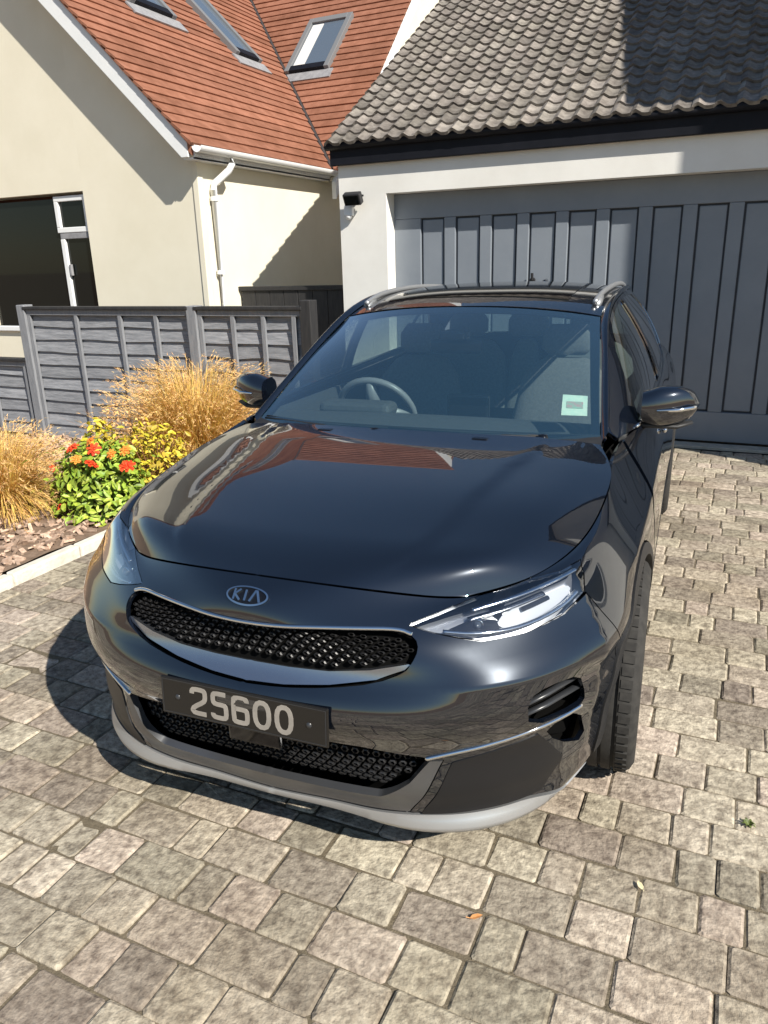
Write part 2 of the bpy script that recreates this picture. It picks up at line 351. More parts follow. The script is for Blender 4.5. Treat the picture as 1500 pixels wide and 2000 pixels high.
me = mesh('roof_tile_field', rest.V, rest.F, True); me.set_sharp_from_angle(angle=R(35)); tag(link('roof_tile_field', me, M['gtile'], groof), kind='stuff')
b = MB(); b.box(-2.6, 3.06, 2*VR-VG-2, 2*VR-VG, 2.4, 2.45)
# door
VD = VG+.185
b = MB(); b.box(-2.07, 2.57, VD+.022, VD+.05, .02, 2.148); gdoor = gp(b, 'garage_door', M['groove'])
PW, PP = .232, .34; lefts = [.235+PP*k_ for k_ in range(-6, 7)]
b = MB(); b.box(-2.07, 2.57, VD-.012, VD+.02, 1.93, 2.146); gp(b, 'top_rail', M['door'], gdoor, bevel=.004)
b = MB(); b.box(-2.07, 2.57, VD-.012, VD+.02, .024, .275); gp(b, 'bottom_rail', M['door'], gdoor, bevel=.004)
edges = [-2.07]+[q for l in lefts for q in (l, l+PW)]+[2.57]
for i in range(0, len(edges), 2):
    if edges[i+1]-edges[i] > .02:
        b = MB(); b.box(edges[i], edges[i+1], VD-.012, VD+.02, .276, 1.929); gp(b, 'stile', M['door'], gdoor, bevel=.006)
for l in lefts:
    b = MB(); b.box(l+.014, l+PW-.014, VD+.006, VD+.0215, .29, 1.915); gp(b, 'door_panel', M['door'], gdoor, bevel=.008)
b = MB(); b.tube([(-.732, VD-.012, 1.37), (-.732, VD-.05, 1.37)], .022, 12); b.tube([(-.732, VD-.05, 1.37), (-.732, VD-.055, 1.43)], .012, 8); gp(b, 'door_handle', M['steel'], gdoor, smooth=True, auto=40)
# floodlight on the pier
fl = thing('floodlight', 'small black floodlight fixed high on the white pier of the garage', 'floodlight', (-2.36, VG, 2.14))
b = MB(); b.box(-.085, .085, -.13, -.06, -.03, .075, Matrix.Rotation(.5, 4, 'X')); b.build('lamp_head', M['steel'], fl, bevel=.01)
b = MB(); b.box(-.07, .07, -.134, -.131, -.02, .062, Matrix.Rotation(.5, 4, 'X')); b.build('lens', M['pane'], fl)
b = MB(); b.box(-.025, .025, -.06, -.001, -.04, .03); b.box(-.095, .095, -.075, -.06, -.012, .006); b.build('bracket', M['steel'], fl, bevel=.004)
sn = thing('motion_sensor', 'white sensor box fixed on the garage pier under the floodlight', 'sensor', (-2.44, VG, 2.0))
b = MB(); b.box(-.045, .045, -.05, -.001, -.03, .05); b.build('housing', M['upvc'], sn, bevel=.01)
b = MB(); b.lathe([(0, -.03), (.02, -.025), (.03, -.008), (.03, 0)], 16, 'z'); b.V = [(x, y-.035, z-.031) for x, y, z in b.V]; b.build('dome', M['upvc'], sn, smooth=True)

# ---------------------------------------------------------------- cream house with terracotta roof
HU, HV, HE = -3.98, 5.2, 2.62           # right wall, gable wall, eaves height
hs = thing('house', 'cream rendered house with terracotta roof, white bargeboard and dark window', 'house', (-6.0, 7.0, 0))
def hp(mb, name, m, parent=None, **k):
    mb.V = [(x+6, y-7, z) for x, y, z in mb.V]; return mb.build(name, m, parent or hs, **k)
RU = -7.6                                # ridge of the gable wing
rz = lambda u: HE+.035+(-3.86-u)         # 45 degree pitch
WL, WR, WB, WT = -7.2, -5.49, .95, 2.352  # window opening
# gable wall as pieces round the window
b = MB(); f0 = lambda u, z: (u, HV, z); f1 = lambda u, z: (u, HV+.25, z)
b.prism([(WR, 0), (HU, 0), (HU, HE-.02), (WR, rz(WR)-.14)], f0, f1); hp(b, 'gable_wall', M['cream'])
b = MB(); b.prism([(WL, WT), (WR, WT), (WR, rz(WR)-.14), (RU+.13, rz(RU)-.27), (WL, rz(WL)-.14)][:3]+[(WL, rz(WL)-.14)], f0, f1); hp(b, 'gable_wall', M['cream'])
b = MB(); b.box(WL, WR, HV, HV+.25, 0, WB); hp(b, 'gable_wall', M['cream'])
b = MB(); b.prism([(2*RU-HU, 0), (WL, 0), (WL, rz(WL)-.14), (RU, rz(RU)-.14), (2*RU-HU, HE-.02)], f0, f1); hp(b, 'gable_wall', M['cream'])
b = MB(); b.box(HU-.25, HU-.001, HV+.251, 14.6, 0, HE-.02); hp(b, 'side_wall', M['cream'])
b = MB(); b.box(HU-.06, HU+.012, HV-.012, HV+.07, 0, HE-.05); hp(b, 'corner_bead', M['cream'], bevel=.008)
# gable of the rear wing, facing the garage
VB, UVG = 7.72, -3.80                    # eaves line and verge of the rear wing
zb = lambda v: HE+.035+(v-VB)*1.0
b = MB(); VBR = 11.3; b.prism([(VB-.1, HE-.1), (2*VBR-VB, HE-.1), (VBR, zb(VBR)-.1)], lambda v, z: (UVG-.25, v, z), lambda v, z: (UVG, v, z)); hp(b, 'rear_gable_wall', M['cream'])
b = MB(); wv = .16
b.prism([(VB-.12, zb(VB-.12)-.03), (VBR, zb(VBR)-.03), (VBR, zb(VBR)-.03-.2), (VB-.12, zb(VB-.12)-.23)], lambda v, z: (UVG+.002, v, z), lambda v, z: (UVG+.06, v, z)); hp(b, 'bargeboard', M['barge'], bevel=.004)
# window
win = hp(MB().box(WL+.05, WR-.03, HV+.06, HV+.065, WB, WT-.05), 'window', M['pane'])
fm = MB()
def fr(mb, u0, u1, z0, z1, wd, y0=HV+.03, y1=HV+.1):
    mb.box(u0, u1, y0, y1, z0, z0+wd); mb.box(u0, u1, y0, y1, z1-wd, z1); mb.box(u0, u0+wd, y0, y1, z0+wd, z1-wd); mb.box(u1-wd, u1, y0, y1, z0+wd, z1-wd); return mb
hp(fr(MB(), -5.97, WR-.002, 1.95, WT-.03, .055), 'frame', M['upvc'], win, bevel=.006)
hp(MB().box(-5.945, WR-.002, HV+.035, HV+.1, 1.885, 1.948), 'transom', M['lead'], win, bevel=.006)
hp(MB().box(-5.945, -5.885, HV+.03, HV+.1, WB+.05, 1.884), 'mullion', M['upvc'], win, bevel=.006)
hp(MB().box(WL, WR, HV-.04, HV+.1, WB-.06, WB), 'sill', M['upvc'], win, bevel=.01)
hp(MB().box(-5.87, -5.835, HV+.02, HV+.05, 1.50, 1.62), 'handle', M['lead'], win, bevel=.006)
# roof planes with lapped courses
roof = MB()
roof.prism([(HV-.21, 0), (VB+.0, 0), (VB+.02-(3.86+RU)*1.0*1, 1)][:2], lambda *a: (0, 0, 0), lambda *a: (0, 0, 0)) if False else None
q = [(-3.86, HV-.21), (-3.86, VB), (RU, VB+(-3.86-RU)), (RU, HV-.21)]
roof.add([(u, v, rz(u)-.02) for u, v in q]+[(u, v, rz(u)-.10) for u, v in q], [(0, 1, 2, 3), (7, 6, 5, 4), (0, 4, 5, 1), (1, 5, 6, 2), (2, 6, 7, 3), (3, 7, 4, 0)])
q = [(-3.86, VB), (UVG+.02, VB), (UVG+.02, VBR), (RU, VBR), ]
roof.add([(u, v, zb(v)-.02) for u, v in q]+[(u, v, zb(v)-.10) for u, v in q], [(0, 1, 2, 3), (7, 6, 5, 4), (0, 4, 5, 1), (1, 5, 6, 2), (2, 6, 7, 3), (3, 7, 4, 0)])
q = [(RU, HV-.21), (RU, VBR), (2*RU+3.86, VBR), (2*RU+3.86, HV-.21)]
roof.add([(u, v, rz(2*RU-u)-.02) for u, v in q]+[(u, v, rz(2*RU-u)-.10) for u, v in q], [(3, 2, 1, 0), (4, 5, 6, 7), (0, 1, 5, 4), (1, 2, 6, 5), (2, 3, 7, 6), (3, 0, 4, 7)])
q = [(2*RU+3.86, VBR), (UVG+.02, VBR), (UVG+.02, 2*VBR-VB), (2*RU+3.86, 2*VBR-VB)]
roof.add([(u, v, zb(2*VBR-v)-.02) for u, v in q]+[(u, v, zb(2*VBR-v)-.10) for u, v in q], [(3, 2, 1, 0), (4, 5, 6, 7), (0, 1, 5, 4), (1, 2, 6, 5), (2, 3, 7, 6), (3, 0, 4, 7)])
hroof = hp(roof, 'roof', M['terra'])
CG = .0975                                # course gauge in plan
n = int((-3.86-RU)/CG)
s2 = math.sqrt(.5)
for i in range(n):
    k0 = i*CG; k1 = k0+CG+.03; va = HV-.24; b = MB(); top = .026; prof = [(k0-.012, top), (k0-.012+.008, top+.002), (k1, .002), (k1, -.012), (k0-.012, -.004)]
    j0 = random.gauss(0, .0015)
    b.prism(prof, lambda k_, h: (-3.86-k_+h*s2, va, rz(-3.86)+k_+h*s2+j0), lambda k_, h: (-3.86-k_+h*s2, VB+max(0, k_)-.045, rz(-3.86)+k_+h*s2+j0)); hp(b, 'tile_course', M['terra'], hroof)
    b = MB(); j0 = random.gauss(0, .0015)
    b.prism(prof, lambda k_, h: (-3.86-max(0, k_)+.045, VB+k_-h*s2, zb(VB)+k_+h*s2+j0), lambda k_, h: (UVG+.045, VB+k_-h*s2, zb(VB)+k_+h*s2+j0)); hp(b, 'tile_course', M['terra'], hroof)
b = MB(); b.tube([(-3.86, VB, rz(-3.86)+.016), (RU, VB+(-3.86-RU), rz(RU)+.016)], .03, 6); hp(b, 'valley', M['valley'], hroof)
b = MB(); b.tube([(-3.9, VB-.06, rz(-3.86)+.036), (RU-.04, VB-.06+(-3.86-RU), rz(RU)+.036)], .012, 6); hp(b, 'valley_flashing', M['lead'], hroof)
# bargeboard of the front gable and its soffit
b = MB(); d0, d1 = HV-.215, HV-.18
b.prism([(-3.90, rz(-3.90)-.03), (RU, rz(RU)-.03), (RU, rz(RU)-.315), (-3.98, rz(-3.98)-.235), (-3.90, rz(-3.98)-.235)], lambda u, z: (u, d0, z), lambda u, z: (u, d1, z)); hp(b, 'bargeboard', M['barge'], bevel=.005)
b = MB(); b.prism([(-3.92, rz(-3.98)-.20), (-3.98, rz(-3.98)-.20), (RU, rz(RU)-.28), (RU, rz(RU)-.265), (-3.98, rz(-3.98)-.185), (-3.92, rz(-3.98)-.185)], lambda u, z: (u, d1, z), lambda u, z: (u, HV, z)); hp(b, 'soffit', M['barge'])
b = MB(); b.box(-3.98, -3.845, HV-.18, VB+.02, rz(-3.86)-.13, rz(-3.86)-.115); hp(b, 'eaves_soffit', M['barge'])
b = MB(); b.box(-3.865, -3.845, HV-.18, VB+.02, rz(-3.86)-.135, rz(-3.86)-.0); hp(b, 'fascia', M['barge'])
# half-round gutter
b = MB(); gy = (HV-.22, VB+.08); n_ = 12; V = []
for y in gy:
    for rr in (.056, .050):
        V += [(-3.787+rr*math.cos(math.pi+math.pi*i/n_), y, rz(-3.86)-.025+rr*math.sin(math.pi+math.pi*i/n_)) for i in range(n_+1)]
m_ = n_+1
F = [(i, i+1, 2*m_+i+1, 2*m_+i) for i in range(n_)]+[(m_+i, 3*m_+i, 3*m_+i+1, m_+i+1) for i in range(n_)]+[(0, 2*m_, 3*m_, m_), (n_, m_+n_, 3*m_+n_, 2*m_+n_)]
F += [tuple(list(range(m_))+list(range(2*m_-1, m_-1, -1))), tuple(list(range(2*m_, 3*m_))+list(range(4*m_-1, 3*m_-1, -1)))]
b.add(V, F); hp(b, 'gutter', M['upvc'])
b = MB(); b.tube([(-3.787, HV+.32, 2.62), (-3.787, HV+.32, 2.52), (-3.80, HV+.28, 2.46), (-3.925, HV+.19, 2.34), (-3.935, HV+.18, 2.28), (-3.935, HV+.18, 0.02)], .034, 12); hp(b, 'downpipe', M['upvc'], smooth=True, auto=50)
for z in (2.2, 1.5, .6): 
    b = MB(); b.lathe([(.036, -.02), (.042, -.02), (.042, .02), (.036, .02)], 14, 'z'); b.V = [(x-3.935, y+HV+.18, zz+z) for x, y, zz in b.V]; hp(b, 'pipe_clip', M['upvc'], smooth=True, auto=40)
# roof windows
def roof_window(P, axis, s0, s1, k0, k1):
    """axis 'u': on the right-hand slope, s along v; axis 'v': on the rear wing's slope, s along u"""
    if axis == 'u': f = lambda s, k_, h: (-3.86-k_+h*s2, s, rz(-3.86)+k_+h*s2)
    else: f = lambda s, k_, h: (s, VB+k_-h*s2, zb(VB)+k_+h*s2)
    def slab(mb, a, b_, c, d, h0, h1):
        q = [(a, c), (b_, c), (b_, d), (a, d)]
        return mb.add([f(x, y, h0) for x, y in q]+[f(x, y, h1) for x, y in q], [(3, 2, 1, 0), (4, 5, 6, 7), (0, 1, 5, 4), (1, 2, 6, 5), (2, 3, 7, 6), (3, 0, 4, 7)])
    w_ = hp(slab(MB(), s0, s1, k0, k1, .0, .055), 'roof_window', M['sky_pane'])
    fw_ = .075
    hp(slab(MB(), s0-fw_, s0, k0-fw_, k1+fw_, -.01, .085), 'frame', M['frame_grey'], w_, bevel=.006); hp(slab(MB(), s1, s1+fw_, k0-fw_, k1+fw_, -.01, .085), 'frame', M['frame_grey'], w_, bevel=.006)
    hp(slab(MB(), s0, s1, k1, k1+fw_, -.01, .087), 'frame', M['frame_grey'], w_, bevel=.006); hp(slab(MB(), s0, s1, k0-fw_, k0, -.01, .083), 'frame', M['black'], w_, bevel=.006)
    hp(slab(MB(), s0-.14, s1+.14, k0-.2, k0-fw_-.002, .02, .038), 'flashing', M['lead'], w_)
    return f, slab, w_
roof_window(None, 'u', 7.98, 8.42, 1.52, 2.55)
roof_window(None, 'u', 6.33, 6.95, 1.72, 2.6)
f_, slab_, w_ = roof_window(None, 'v', -5.22, -4.66, 1.50, 2.18)
hp(slab_(MB(), -5.2, -5.02, 1.52, 2.16, .056, .060), 'blind', M['blind'], w_)

# ---------------------------------------------------------------- neighbouring house whose shadow falls across the garage
nb = thing('neighbouring_house', 'tall white rendered house beyond the right end of the garage', 'house', (8, 9, 0))
def np_(mb, name, m, parent=None, **k):
    mb.V = [(x-8, y-9, z) for x, y, z in mb.V]; return mb.build(name, m, parent or nb, **k)
NU, NV, NE = 3.15, 4.07, 5.34; nt_ = math.tan(R(42)); nr = NV+4.2
b = MB(); b.prism([(NV, 0), (2*nr-NV, 0), (2*nr-NV, NE), (nr, NE+(nr-NV)*nt_), (NV, NE)], lambda v, z: (NU, v, z), lambda v, z: (13, v, z)); np_(b, 'wall', M['white'])
b = MB(); e = .12; q0 = 5.26
b.prism([(NV-e, q0), (nr, q0+(nr-NV+e)*nt_), (2*nr-NV+e, q0), (2*nr-NV+e, q0+.14), (nr, q0+.14+(nr-NV+e)*nt_), (NV-e, q0+.14)], lambda v, z: (NU-.15, v, z), lambda v, z: (13.15, v, z)); np_(b, 'roof', M['valley'])
for u in (5, 8.2):
    for z in (.9, 3.3):
        w_ = np_(MB().box(u, u+1.4, NV-.03, NV-.01, z, z+1.2), 'window', M['pane']); np_(fr(MB(), u-.06, u+1.46, z-.06, z+1.26, .06, NV-.06, NV-.002), 'frame', M['upvc'], w_)

# ---------------------------------------------------------------- fence
VF = 3.82
fence = thing('fence', 'grey overlap panel fence with capping behind the flower bed', 'fence', (-3.6, VF, 0))
def fp(mb, name, m, parent=None, **k):
    mb.V = [(x+3.6, y-VF, z) for x, y, z in mb.V]; return mb.build(name, m, parent or fence, **k)
def fence_panel(u0, u1, ztop, battens, z0=.05):
    z = z0; pitch = .114
    while z < ztop-.04:
        z1 = min(z+pitch+.028, ztop-.005); b = MB(); n_ = 9; V = []
        ph = random.random()*9; am = random.uniform(.002, .008)
        for i in range(n_):
            u = u0+(u1-u0)*i/(n_-1); wv = am*math.sin(ph+i*1.3)+random.gauss(0, .0018)
            V += [(u, VF+.004, z+wv), (u, VF+.016, z+wv), (u, VF+.031, z1), (u, VF+.026, z1)]
        F = [(4*i+a, 4*i+(a+1) % 4, 4*i+4+(a+1) % 4, 4*i+4+a) for i in range(n_-1) for a in range(4)]+[(3, 2, 1, 0), tuple(4*(n_-1)+a for a in range(4))]
        b.add(V, F); fp(b, 'slat', M['fence']); z += pitch
    for u in battens:
        b = MB(); b.box(u-.019, u+.019, VF-.018, VF+.006, z0, ztop-.03); fp(b, 'batten', M['post'], bevel=.003)
    b = MB(); b.box(u0, u1, VF-.020, VF+.01, ztop-.075, ztop-.028); fp(b, 'top_rail', M['post'], bevel=.003)
    b = MB(); b.box(u0-.02, u1+.02, VF-.045, VF+.06, ztop-.026, ztop); fp(b, 'capping', M['dark_wood'], bevel=.004)
fence_panel(-4.99, -3.14, 1.255, (-4.97, -4.39, -3.88, -3.485))
fence_panel(-3.04, -2.06, 1.255, (-3.02, -2.70, -2.41, -2.13))
fence_panel(-6.9, -5.1, .78, (-5.14, -5.6, -6.2))
for u, h, m in ((-5.04, 1.27, 'post'), (-3.09, 1.26, 'post'), (-2.01, 1.30, 'dark_wood')):
    b = MB(); b.box(u-.048, u+.048, VF-.04, VF+.07, 0, h); fp(b, 'post', M[m], bevel=.006)
gate = thing('gate', 'dark stained boarded side gate between the fence and the garage', 'gate', (-3.25, 5.75, 0))
for i in range(8):
    b = MB(); b.box(-.70+i*.176, -.70+i*.176+.170, -.012, .012, .05, 1.30); b.build('board', M['dark_wood'], gate, bevel=.004)
b = MB(); b.box(-.72, .70, .013, .05, .2, .3); b.box(-.72, .70, .013, .05, 1.05, 1.15); b.build('ledge', M['dark_wood'], gate)
b = MB(); b.box(-.73, .70, -.03, .04, 1.30, 1.345); b.build('capping', M['dark_wood'], gate, bevel=.004)
# ---------------------------------------------------------------- smooth surfaces (tensor cubic splines)
class Spl:
    """natural cubic spline through knots, as cardinal weights"""
    def __init__(s, k):
        k = np.asarray(k, float); n = len(k); h = np.diff(k)
        A = np.zeros((n, n)); B = np.zeros((n, n)); A[0, 0] = A[-1, -1] = 1
        for i in range(1, n-1):
            A[i, i-1] = h[i-1]; A[i, i] = 2*(h[i-1]+h[i]); A[i, i+1] = h[i]
            B[i, i-1] = 6/h[i-1]; B[i, i+1] = 6/h[i]; B[i, i] = -6/h[i-1]-6/h[i]
        s.k, s.h, s.n, s.K = k, h, n, np.linalg.solve(A, B)
    def w(s, t):
        t = np.clip(np.asarray(t, float), s.k[0], s.k[-1])
        i = np.clip(np.searchsorted(s.k, t)-1, 0, s.n-2); h = s.h[i]
        a = (s.k[i+1]-t)/h; b = 1-a; E = np.eye(s.n)
        return (a[:, None]*E[i] + b[:, None]*E[i+1]
                + ((a**3-a)*h*h/6)[:, None]*s.K[i] + ((b**3-b)*h*h/6)[:, None]*s.K[i+1])

class Net:
    def __init__(s, P, ks=None, kt=None):
        P = np.asarray(P, float); s.P = P
        if ks is None: ks = np.r_[0, np.cumsum(np.linalg.norm(np.diff(P, axis=0), axis=2).mean(1))]
        if kt is None: kt = np.r_[0, np.cumsum(np.linalg.norm(np.diff(P, axis=1), axis=2).mean(0))]
        s.S, s.T, s.ks, s.kt = Spl(ks), Spl(kt), np.asarray(ks), np.asarray(kt)
    def ev(s, a, b): return np.einsum('ni,nj,ijk->nk', s.S.w(a), s.T.w(b), s.P)
    def nrm(s, a, b, e=2e-3):
        a = np.clip(np.asarray(a, float), s.ks[0]+e, s.ks[-1]-e); b = np.clip(np.asarray(b, float), s.kt[0]+e, s.kt[-1]-e)
        n = np.cross(s.ev(a+e, b)-s.ev(a-e, b), s.ev(a, b+e)-s.ev(a, b-e))
        return n/np.maximum(np.linalg.norm(n, axis=1), 1e-12)[:, None]
    def inv(s, f, tgt, rs, rt, n=(160, 90)):
        """(s,t) whose f(point) hits each target; rs, rt bound the search"""
        tgt = np.asarray(tgt, float)
        ga, gb = np.meshgrid(np.linspace(*rs, n[0]), np.linspace(*rt, n[1]), indexing='ij')
        ev = lambda p, q: Net.ev(s, p, q)
        ga, gb = ga.ravel(), gb.ravel(); F = f(ev(ga, gb)); out = []
        j = ((F[None]-tgt[:, None])**2).sum(2).argmin(1); a, b = ga[j].copy(), gb[j].copy(); e = 1e-4
        for _ in range(25):
            r = f(ev(a, b))-tgt
            Ja = (f(ev(a+e, b))-f(ev(a-e, b)))/(2*e); Jb = (f(ev(a, b+e))-f(ev(a, b-e)))/(2*e)
            det = Ja[:, 0]*Jb[:, 1]-Ja[:, 1]*Jb[:, 0]; det = np.where(abs(det) < 1e-9, 1e-9, det)
            da = (r[:, 0]*Jb[:, 1]-r[:, 1]*Jb[:, 0])/det; db = (Ja[:, 0]*r[:, 1]-Ja[:, 1]*r[:, 0])/det
            a = np.clip(a-np.clip(da, -.05, .05), *rs); b = np.clip(b-np.clip(db, -.05, .05), *rt)
        return np.stack([a, b], 1)

class CreaseNet(Net):
    """a smooth surface with pressed character lines: disp(a, b) pushes it along its own normal"""
    disp = None
    def ev(s, a, b):
        a = np.atleast_1d(np.asarray(a, float)); b = np.atleast_1d(np.asarray(b, float)); P = Net.ev(s, a, b); d = s.disp(a, b)
        k = np.abs(d) > 1e-6
        if k.any():
            e = 2e-3; aa = np.clip(a[k], s.ks[0]+e, s.ks[-1]-e); bb = np.clip(b[k], s.kt[0]+e, s.kt[-1]-e)
            n = np.cross(Net.ev(s, aa+e, bb)-Net.ev(s, aa-e, bb), Net.ev(s, aa, bb+e)-Net.ev(s, aa, bb-e)); P[k] += n/np.linalg.norm(n, axis=1)[:, None]*d[k, None]
        return P
def ss(a, b, x): x = np.clip((x-a)/(b-a), 0, 1); return x*x*(3-2*x)
def belt_disp(a, b):
    a = np.abs(a)
    c1 = .0075*np.exp(-np.sqrt((b-.478)**2+.004**2)/.024)*ss(.45, .62, a)*(1-ss(1.0, 1.22, a))      # bumper shoulder
    c2 = .0060*np.exp(-np.sqrt((b-(.600+.01*(a-1.2)))**2+.004**2)/.028)*ss(1.15, 1.4, a)*(1-ss(4.3, 4.6, a))   # line along wings and doors
    c3 = .013*np.exp(-np.sqrt((a-.975)**2+.006**2)/.055)*ss(.10, .30, b)*(1-ss(.62, .74, b))      # crisp corner of the bumper
    return c1+c2+c3
def hood_disp(a, b):
    sc = np.interp(b, [0, .1, .5, .75, 1.07], [.385, .40, .405, .44, .53])
    return .0085*.5*(1-np.tanh((np.abs(a)-sc)/.016))*ss(.03, .22, b)*(1-.55*ss(.85, 1.07, b))

# car coordinates: x to the car's left, y from the front bumper backwards, z up
def lerp(a, b, w): return np.asarray(a, float)*(1-w)+np.asarray(b, float)*w
def sst(a, b, x): x = min(1, max(0, (x-a)/(b-a))); return x*x*(3-2*x)
COLS = [  # outline at bumper height (x, y), top edge (x, y, z)
 ((0, 0), (0, .118, .830)), ((.22, .012), (.22, .146, .817)), ((.42, .052), (.43, .232, .782)), ((.585, .135), (.535, .302, .777)),
 ((.71, .245), (.628, .392, .795)), ((.80, .37), (.70, .50, .819)), ((.852, .51), (.742, .63, .846)), ((.880, .68), (.762, .80, .878)),
 ((.896, .88), (.764, .95, .903)), ((.900, 1.10), (.752, 1.10, .928)), ((.900, 1.35), (.765, 1.33, .952)), ((.899, 1.70), (.828, 1.70, .955)),
 ((.897, 2.30), (.836, 2.30, .965)), ((.90, 3.0), (.826, 3.0, .985)), ((.908, 3.53), (.79, 3.53, 1.01)), ((.888, 3.95), (.74, 3.93, 1.03)),
 ((.80, 4.22), (.66, 4.10, 1.045)), ((.55, 4.36), (.48, 4.19, 1.055)), ((.28, 4.39), (.24, 4.215, 1.06)), ((0, 4.395), (0, 4.22, 1.06))]
FZ = [.172, .192, .212, .30, .42, .48, .565, .62, .69, .74, .79]; FI = [.155, .100, .104, .070, .048, .008, 0, .042, .055, .045, .062]
EZ = [.172, .192, .228, .30, .42, .48, .565, .62, .67, .71, .748]; EI = [.085, .030, .044, .040, .036, .008, 0, .028, .045, .070, .110]
SZ = [.19, .215, .26, .33, .42, .48, .565, .63, .70, .76, .82]; SI = [.10, .045, .024, .010, .004, 0, 0, .004, .018, .040, .075]
def belt_net():
    B = np.array([c[0] for c in COLS], float); n = len(B); cols = []
    for i, (b, T) in enumerate(COLS):
        d = B[min(i+1, n-1)]-B[max(i-1, 0)]
        if i == 0: d = np.array([1., 0])
        if i == n-1: d = np.array([-1., 0])
        d /= np.linalg.norm(d); nx = np.array([d[1], -d[0]])
        wf = sst(0, 2, i); ws = sst(2.5, 7, i)
        Z = lerp(lerp(FZ, EZ, wf), SZ, ws); I = lerp(lerp(FI, EI, wf), SI, ws)
        ex_ = sst(2, 3.4, i)*(1-sst(5.2, 7.2, i)); I = np.array(I)+ex_*np.array([0, 0, 0, 0, 0, 0, 0, -.012, .010, .020, .016])
        if i in (5, 6): I[:7] = np.array(I[:7])+.014
        if i == 1: I[:3] = [.145, .092, .096]
        if i == 2: I[:3] = [.11, .052, .060]
        if i >= 11: Z = lerp(Z, Z, 0); Z[8:] = [.72, .80, .885]; I[8:] = [.012, .026, .048]
        if i == 10: Z[8:] = [.71, .785, .865]; I[8:] = [.014, .032, .075]
        if i >= 15: I[7:] = np.array(I[7:])+np.array([.01, .03, .06, .10])*(1 if i > 15 else .3); Z[8:] = [.74, .86, .96]
        cols.append([(b[0]-nx[0]*I[k], b[1]-nx[1]*I[k], Z[k]) for k in range(11)]+[T])
    P = np.array(cols, float)
    ks = np.r_[0, np.cumsum(np.linalg.norm(np.diff(B, axis=0), axis=1))]
    m = P[3:0:-1].copy(); m[..., 0] *= -1; r = P[-2:-5:-1].copy(); r[..., 0] *= -1
    P = np.concatenate([m, P, r]); ks = np.r_[-ks[3:0:-1], ks, 2*ks[-1]-ks[-2:-5:-1]]
    kt = np.r_[0, np.cumsum(np.linalg.norm(np.diff(np.concatenate([P[3:9], P[10:14]]), axis=1), axis=2).mean(0))]
    N_ = CreaseNet(P, ks, kt); N_.disp = belt_disp; return N_
HOOD = [((.122, .834), (.488, .270, .777)), ((.20, .855), (.60, .368, .793)), ((.36, .883), (.69, .485, .817)), ((.60, .916), (.748, .66, .852)), ((.85, .941), (.764, .88, .891)),
        ((1.06, .959), (.755, 1.07, .923)), ((1.20, .970), (.70, 1.235, .954))]
def hood_net():
    T = np.array([c[1] for c in COLS[:11]], float); m = T[3:0:-1].copy(); m[:, 0] *= -1; B = np.array([c[0] for c in COLS[:11]], float)
    k = np.r_[0, np.cumsum(np.linalg.norm(np.diff(B, axis=0), axis=1))]; sp = Spl(np.r_[-k[3:0:-1], k]); TT = np.vstack([m, T])
    top = lambda q: sp.w(np.atleast_1d(q)) @ TT
    dense = np.linspace(0, k[-1], 2000); D = top(dense)
    at_x = lambda x: D[np.argmin(abs(D[:1100, 0]-x))]; at_y = lambda y: D[np.argmin(abs(D[:, 1]-y))]
    rows = []; fr = (0, .2, .4, .58, .74, .87, 1)
    for r, ((yc, zc), e) in enumerate(HOOD):
        if r < len(HOOD)-1: e = at_y(e[1])
        row = []
        for a in fr:
            if r == 0: q = at_x(e[0]*a); row.append((q[0], q[1]+.001, q[2]+.0015)); continue
            z = zc+(e[2]-zc)*(.10*a**2+.90*a**8)
            row.append((e[0]*a, yc+(e[1]-yc)*a**2.1, z))
        rows.append(row)
    P = np.array(rows).transpose(1, 0, 2)
    m = P[3:0:-1].copy(); m[..., 0] *= -1; P = np.concatenate([m, P]); a = np.array(fr)*.72
    N_ = CreaseNet(P, np.r_[-a[3:0:-1], a], np.r_[0, np.cumsum([.11, .15, .22, .24, .2, .15])]); N_.disp = hood_disp; return N_
# ---------------------------------------------------------------- the car
def paint():
    m = mat('black_car_paint', (.003, .0046, .0085), rough=.23, metal=0, coat=1.0, coat_rough=.012, spec=.10)
    m.node_tree.nodes['Principled BSDF'].inputs['Specular Tint'].default_value = (.75, .85, 1, 1)
    m.node_tree.nodes['Principled BSDF'].inputs['Coat IOR'].default_value = 2.05
    return m
K = {}
K['paint'] = paint()
K['inner'] = mat('inner_body', (.004, .004, .004), rough=.9, spec=.05)
K['clad'] = mat('black_cladding', (.014, .014, .015), (.02, .02, .021), rough=.55, nscale=40, bump=.08, bscale=300)
K['satin'] = mat('satin_grey_trim', (.030, .032, .036), rough=.32, spec=.6)
K['silver'] = mat('satin_silver_trim', (.46, .47, .48), rough=.34, metal=.65)
K['bar'] = mat('satin_grille_bar', (.42, .45, .51), rough=.24, metal=.95)
K['drl'] = mat('running_light_guide', (.55, .57, .60), rough=.15)
K['frame'] = mat('satin_frame', (.17, .175, .185), rough=.3, metal=.8)
K['proj'] = mat('projector_glass', (.05, .06, .075), rough=.05, spec=1.0)
K['overlay'] = mat('dull_overlay', (.010, .010, .011), rough=.42, spec=.4)
K['lampback'] = mat('lamp_housing', (.42, .43, .45), rough=.28, metal=.8)
K['rim'] = mat('wheel_leather', (.24, .24, .25), rough=.35)
K['chrome'] = mat('chrome', (.78, .79, .80), rough=.06, metal=1)
K['dchrome'] = mat('smoked_chrome', (.30, .31, .33), rough=.10, metal=1)
K['gloss'] = mat('gloss_black', (.005, .005, .006), rough=.06, spec=.6)
K['mesh'] = mat('grille_mesh', (.014, .014, .015), rough=.42, spec=.45)
